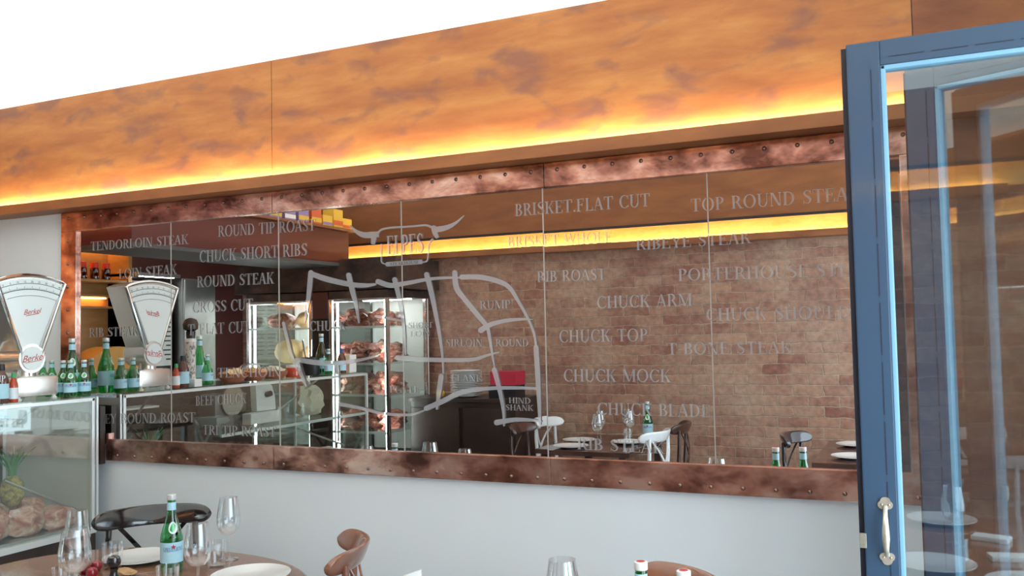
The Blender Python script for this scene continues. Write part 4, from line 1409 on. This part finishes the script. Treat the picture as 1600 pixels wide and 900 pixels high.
# bar back on the end wall
bb = thing('bar_shelving', 'amber lit wooden bar shelving on the end wall', 'shelving', (-6.45, -1.75, 0))
MB().box((-0.14, -0.58, 1.31), (-0.12, 0.7, 2.5)).build('back_panel', 'amber_wood', bb)
for z in (2.14, 2.02, 1.92):
    MB().box((-0.12, -0.58, z), (0.12 if z > 2.1 else -0.05, 0.7, z + 0.02), 0.002).build('shelf', 'amber_wood', bb)
MB().box((-0.12, -0.60, 1.31), (0.13, -0.56, 2.5)).build('side_panel', 'amber_wood', bb)
MB().box((-0.11, -0.5, 2.475), (-0.06, 0.65, 2.49)).build('lamp', 'warm_lamp', bb)
MB().box((-0.11, -0.5, 2.005), (-0.07, 0.65, 2.015)).build('lamp', 'warm_lamp', bb)
for k in range(9):
    y = -1.20 - k * 0.12
    t = thing('spirit_bottle', ['red capped spirit bottle, %s on the amber bar shelf' % w_ for w_ in ('first', 'second', 'third', 'fourth', 'fifth', 'sixth', 'seventh', 'eighth', 'last')][k], 'bottle', (-6.42, y, 2.162), 0, 'bottles on the amber bar shelf')
    MB().lathe([(0.034, 0), (0.036, 0.01), (0.036, 0.09), (0.014, 0.12), (0.013, 0.14)], 16).build('body', 'brown_glass', t, True)
    MB().lathe([(0.032, 0.10), (0.033, 0.145), (0.0, 0.15)], 12).build('cap', 'red_cap', t, True)
hb = MB()
arch = [(-0.28, 0.0)] + [(-0.28 + 0.56 * k / 16, 0.16 + 0.13 * math.sin(PI * (k / 16) * 0.85 + 0.2)) for k in range(17)] + [(0.28, 0.0)]
hb.prism(arch, -0.12, 0.12, lambda u, v, ww: (ww, u, v))
o = hb.build('bread_bin', 'honey')
o.location = (-6.2, -2.0, 1.30)
tag(o, 'honey coloured arched wooden bread bin on the back counter', 'bread bin')
bc = thing('back_counter', 'dark wooden counter along the end wall', 'counter', (-6.25, -2.0, 0))
MB().box((-0.3, -0.8, 0), (0.3, 1.9, 1.26), 0.004).build('cabinet', 'dark_wood', bc)
MB().box((-0.32, -0.8, 1.26), (0.32, 1.92, 1.30), 0.004).build('worktop', 'dark_wood', bc)
tc = thing('tall_cupboard', 'dark wooden cupboard on the back counter carrying the white notice', 'cupboard', (-6.44, -2.565, 1.301))
MB().box((-0.13, -0.255, 0), (0.12, 0.255, 0.86), 0.003).build('body', 'dark_wood', tc)
no = thing('wall_notice', 'white printed notice sheet on the dark cupboard beside the bar', 'notice', (-6.318, -2.56, 1.74))
MB().box((0, -0.25, -0.34), (0.006, 0.25, 0.34)).build('sheet', 'paper', no)
m = MB()
for k in range(15):
    z = 0.30 - k * 0.042
    for (a, b) in ((-0.24, -0.13), (-0.10, 0.05), (0.08, 0.23)):
        m.add([(0.0075, a, z), (0.0075, b - 0.02 * ((k * 7) % 3), z), (0.0075, b - 0.02 * ((k * 7) % 3), z + 0.013), (0.0075, a, z + 0.013)], [(0, 1, 2, 3)])
m.build('print_rows', 'ink', no)
ln = thing('notice_lamp', 'slim lamp with a cool light above the white notice', 'lamp', (-6.28, -2.56, 2.2))
MB().box((-0.32, -0.25, 0.0), (0.08, 0.25, 0.03), 0.003).build('housing', 'steel', ln)
MB().box((0.03, -0.2, -0.004), (0.05, 0.2, 0.0)).build('lamp', 'cool_lamp', ln)
sf = thing('steel_refrigerator', 'brushed steel refrigerator against the end wall', 'refrigerator', (-6.25, -3.06, 0))
MB().box((-0.3, -0.2, 0), (0.02, 0.2, 2.2), 0.006).build('body', 'steel', sf)
MB().box((0.022, -0.196, 0.1), (0.05, 0.196, 2.19), 0.006).build('door', 'steel', sf)
MB().tube([(0.06, 0.15, 1.3), (0.08, 0.15, 1.33), (0.08, 0.15, 1.75), (0.06, 0.15, 1.78)], 0.008, 8).build('handle', 'chrome', sf, True)

# sooty canopy and the two glass fronted fridges along the brick wall
cn = thing('smoky_canopy', 'dark smoke stained canopy above the glass fridges', 'canopy', (-5.1, -3.68, 2.05))
MB().box((-0.9, -0.4, 0.0), (0.9, 0.38, 0.28), 0.006).build('casing', 'soot', cn)


def fridge(label, x0, x1, group):
    cx = (x0 + x1) / 2
    hx = (x1 - x0) / 2
    t = thing('glass_fridge', label, 'refrigerator', (cx, -3.66, 0), 0, group)
    d0, d1, zt_ = -0.36, 0.36, 2.04
    MB().box((-hx, d0, 0), (hx, d1, 0.55), 0.004).build('plinth', 'soot', t)
    MB().box((-hx, d0, zt_ - 0.07), (hx, d1, zt_), 0.004).build('header', 'soot', t)
    MB().box((-hx, d0, 0.55), (hx, d0 + 0.02, zt_ - 0.07)).build('back_panel', 'white', t)
    for sx in (-1, 1):
        for y in (d1 - 0.03, d0 + 0.02):
            MB().box((sx * hx, y, 0.55), (sx * (hx - 0.03), y + 0.03, zt_ - 0.07), 0.003).build('corner_post', 'chrome', t)
        MB().box((sx * (hx - 0.012), d0 + 0.05, 0.56), (sx * (hx - 0.016), d1 - 0.03, zt_ - 0.08)).build('side_glass', 'case_glass', t)
    MB().box((-hx + 0.03, d1 - 0.014, 0.56), (hx - 0.03, d1 - 0.010, zt_ - 0.08)).build('door_glass', 'case_glass', t)
    MB().box((-hx + 0.06, d0 + 0.2, zt_ - 0.078), (hx - 0.06, d0 + 0.26, zt_ - 0.071)).build('lamp', 'cool_lamp', t)
    for z in (0.78, 1.11, 1.39, 1.72):
        MB().box((-hx + 0.03, d0 + 0.03, z - 0.012), (hx - 0.03, d1 - 0.045, z)).build('shelf', 'case_glass', t)
        MB().box((-hx + 0.03, d1 - 0.045, z - 0.018), (hx - 0.03, d1 - 0.03, z + 0.003), 0.002).build('shelf_edge', 'alu', t)
    for sx in (-1, 1):
        MB().box((sx * (hx - 0.05), d1 - 0.06, 0.6), (sx * (hx - 0.065), d1 - 0.045, zt_ - 0.1)).build('lamp', 'cool_lamp', t)
    return t


fridge('glass fridge of dry aged meat with chrome corners beside the blue post', -4.92, -4.29, None)
fridge('glass fridge of bread and cheese left of the meat fridge', -5.86, -5.12, None)
m = thing('black_pillar', 'black pillar between the two glass fridges', 'pillar', (-5.02, -3.6, 0))
MB().box((-0.085, -0.3, 0), (0.085, 0.30, 1.80), 0.004).build('shaft', 'black', m)
MB().box((-0.085, -0.3, 1.80), (0.085, 0.30, 2.04), 0.004).build('head', 'maroon_dark', m)
LVL = {1.72: 'top', 1.39: 'second', 1.11: 'third', 0.78: 'bottom'}
k = 0
for z in (1.72, 1.39, 1.11, 0.78):
    for j, x in enumerate((-4.76, -4.46)):
        hh = 0.10 if z < 1.7 else 0.085
        m = MB().blob((0, 0, hh * 0.85), (0.14, 0.20, hh), 0.5, k + 20, 2.4, flat=-hh * 0.85).build('aged_joint', 'meat_dark', None, True)
        m.location = (x, -3.55, z)
        tag(m, 'aged meat joint on the %s shelf of the meat fridge, %s' % (LVL[z], 'left piece' if j == 0 else 'right piece'), 'meat', 'joints in the meat fridge')
        k += 1
for k, (x, z, r, mt, nm, lb) in enumerate(((-5.32, 1.72, (0.14, 0.15, 0.085), 'bread', 'bread_loaf', 'crusty loaf on the top shelf of the bread fridge, right'), (-5.64, 1.72, (0.13, 0.14, 0.08), 'meat_dark', 'aged_joint', 'dark joint on the top shelf of the bread fridge, left'),
                                       (-5.55, 1.39, (0.13, 0.16, 0.12), 'cheese', 'cheese_wheel', 'large cheese on the second shelf of the bread fridge, left'), (-5.28, 1.39, (0.13, 0.14, 0.09), 'bread', 'bread_loaf', 'round loaf on the second shelf of the bread fridge'),
                                       (-5.5, 1.11, (0.15, 0.16, 0.08), 'meat_dark', 'aged_joint', 'joint on the third shelf of the bread fridge'))):
    m = MB().blob((0, 0, r[2] * 0.85), r, 0.15, k + 40, 1.8, flat=-r[2] * 0.85).build(nm, mt, None, True)
    m.location = (x, -3.55, z)
    tag(m, lb, 'bread' if 'loaf' in nm else ('cheese' if 'cheese' in nm else 'meat'))
m = thing('blue_post', 'dark blue post against the brick wall beside the meat fridge', 'post', (-4.555, -4.062, 0))
# the post stands clear of the fridge back, right of it in the mirror
MB().box((-0.06, -0.035, 0), (0.06, 0.035, 2.04), 0.004).build('shaft', 'seal', m)
MB().box((0.01, 0.035, 0), (0.035, 0.042, 2.04), 0.001).build('bead', 'blue_bead', m)

# sideboard with plates
sd = thing('sideboard', 'dark wooden sideboard against the brick wall, holding stacked plates', 'sideboard', (-3.72, -3.80, 0))
MB().box((-0.52, -0.27, 0), (0.52, 0.22, 1.03), 0.004).build('cabinet', 'dark_wood', sd)
MB().box((-0.54, -0.28, 1.03), (0.54, 0.24, 1.065), 0.004).build('top', 'dark_wood', sd)
for sx in (-1, 1):
    dr = MB().box((sx * 0.50, 0.22, 0.08), (sx * 0.02, 0.235, 0.98), 0.003).build('door', 'dark_wood', sd)
    MB().tube([(sx * 0.07, 0.235, 0.6), (sx * 0.07, 0.26, 0.6)], 0.009, 10).build('knob', 'chrome', dr, True)
pl0 = None
for k in range(16):
    lb = 'white plate in the stack on the dark sideboard, %s from the bottom' % ('lowest' if k == 0 else ['', 'second', 'third', 'fourth', 'fifth', 'sixth', 'seventh', 'eighth', 'ninth', 'tenth', 'eleventh', 'twelfth', 'thirteenth', 'fourteenth', 'fifteenth', 'topmost'][k])
    if k in (0, 15):
        lb = 'white plate at the very %s of the stack on the dark sideboard' % ('bottom' if k == 0 else 'top')
    if pl0 is None:
        pl0 = plate(lb, (-3.74, -3.72, 1.066), 0.145, 'stacked plates on the sideboard')
    else:
        c = pl0.copy()
        COL.objects.link(c)
        c.location = (-3.74 + 0.003 * math.sin(k * 2.1), -3.72 + 0.003 * math.cos(k * 1.7), 1.066 + 0.0145 * k)
        c['label'] = lb
m = MB().blob((0, 0, 0.032), (0.042, 0.034, 0.034), 0.05, 2, 2, flat=-0.03).build('lemon', 'lemon', None, True)
m.location = (-3.97, -3.66, 1.066)
tag(m, 'yellow lemon beside the stacked plates', 'lemon')
m = MB().box((-0.13, -0.1, 0), (0.13, 0.1, 0.11), 0.004).build('storage_box', 'black')
m.location = (-3.34, -3.72, 1.066)
tag(m, 'black storage box on the sideboard under the crimson box', 'box')
m = MB().box((-0.125, -0.1, 0), (0.125, 0.1, 0.12), 0.004).build('storage_box', 'crimson')
m.location = (-3.33, -3.72, 1.177)
tag(m, 'crimson box standing on the black storage box', 'box')

# tables and chairs along the brick wall
table_rect('dark dining table by the brick wall, laid with white plates', -2.72, -1.98, -3.93, -2.86, 'chair_dark')
chair('glare-whitened glossy crossback chair on the far side of the brick wall table, nearer the wall', 'chair_glare', (-2.76, -3.64, 0), 0.06)
chair('dark crossback chair beside the sideboard at the brick wall table', 'chair_dark', (-2.76, -3.12, 0), -0.05)
chair('glare-whitened glossy crossback chair on the near side of the brick wall table', 'chair_glare', (-1.99, -3.03, 0), PI + 0.12)
chair('dark crossback chair on the near side of the brick wall table, close to the bricks', 'chair_dark', (-1.96, -3.57, 0), PI - 0.1)
plate('white plate on the brick wall table, by the pale far chair', (-2.57, -3.42, TZ), 0.135)
plate('white plate on the brick wall table, by the near chairs', (-2.15, -3.40, TZ), 0.135)
plate('white plate on the brick wall table, at the end towards the room', (-2.5, -3.05, TZ), 0.135)
water_bottle(0.30, 'green water bottle on the brick wall table', (-2.10, -3.78, TZ), math.radians(80), None, False, True)
for i, (x, y, lb) in enumerate(((-2.45, -3.60, 'wine glass near the middle of the brick wall table'), (-2.38, -3.33, 'wine glass between the plates on the brick wall table'), (-2.22, -3.66, 'wine glass beside the bottle on the brick wall table'), (-2.28, -3.80, 'wine glass nearest the bricks on the brick wall table'))):
    wine_glass(lb, (x, y, TZ), 0.235, 0.045, 'wine glasses on the brick wall table')
tumbler('tumbler near the bottle on the brick wall table', (-2.2, -3.55, TZ), 0.1, 0.038)
table_rect('dark dining table in the corner by the open front, laid with plates', -0.70, -0.20, -3.95, -2.75, 'chair_dark')
chair('black crossback chair standing at the corner table by the open front', 'gloss_black', (-0.66, -2.98, 0), 0.2)
plate('white plate on the corner table, close to the brick wall', (-0.48, -3.66, TZ), 0.145)
plate('white plate on the corner table, away from the brick wall', (-0.46, -3.02, TZ), 0.145)
tumbler('tumbler on the corner table between the plates', (-0.35, -3.34, TZ), 0.1, 0.04)
table_rect('dark dining table in front of the open doors, reflected in the door glass', -0.16, 0.50, -3.08, -1.68, 'chair_brown')
plate('white plate on the table by the open doors, far from the doors', (0.04, -2.93, TZ), 0.145)
plate('white plate on the table by the open doors, closest to the doors', (0.30, -1.92, TZ), 0.145)
plate('white plate on the table by the open doors, left of the closest one', (0.0, -2.10, TZ), 0.145)
for i_, (x_, y_, r_) in enumerate(((0.22, -2.62, 0.3), (0.26, -2.30, -0.2))):
    m = MB().box((-0.07, -0.04, 0), (0.07, 0.04, 0.02), 0.006).build('folded_napkin', 'paper')
    m.location = (x_, y_, TZ)
    m.rotation_euler = (0, 0, r_)
    tag(m, 'white folded napkin on the table by the open doors, ' + ('farther from the doors' if i_ == 0 else 'nearer the doors'), 'napkin', 'napkins on the table by the doors')
wine_glass('wine glass on the table by the open doors', (0.08, -2.5, TZ), 0.235, 0.045, None)
bpy.context.view_layer.update()
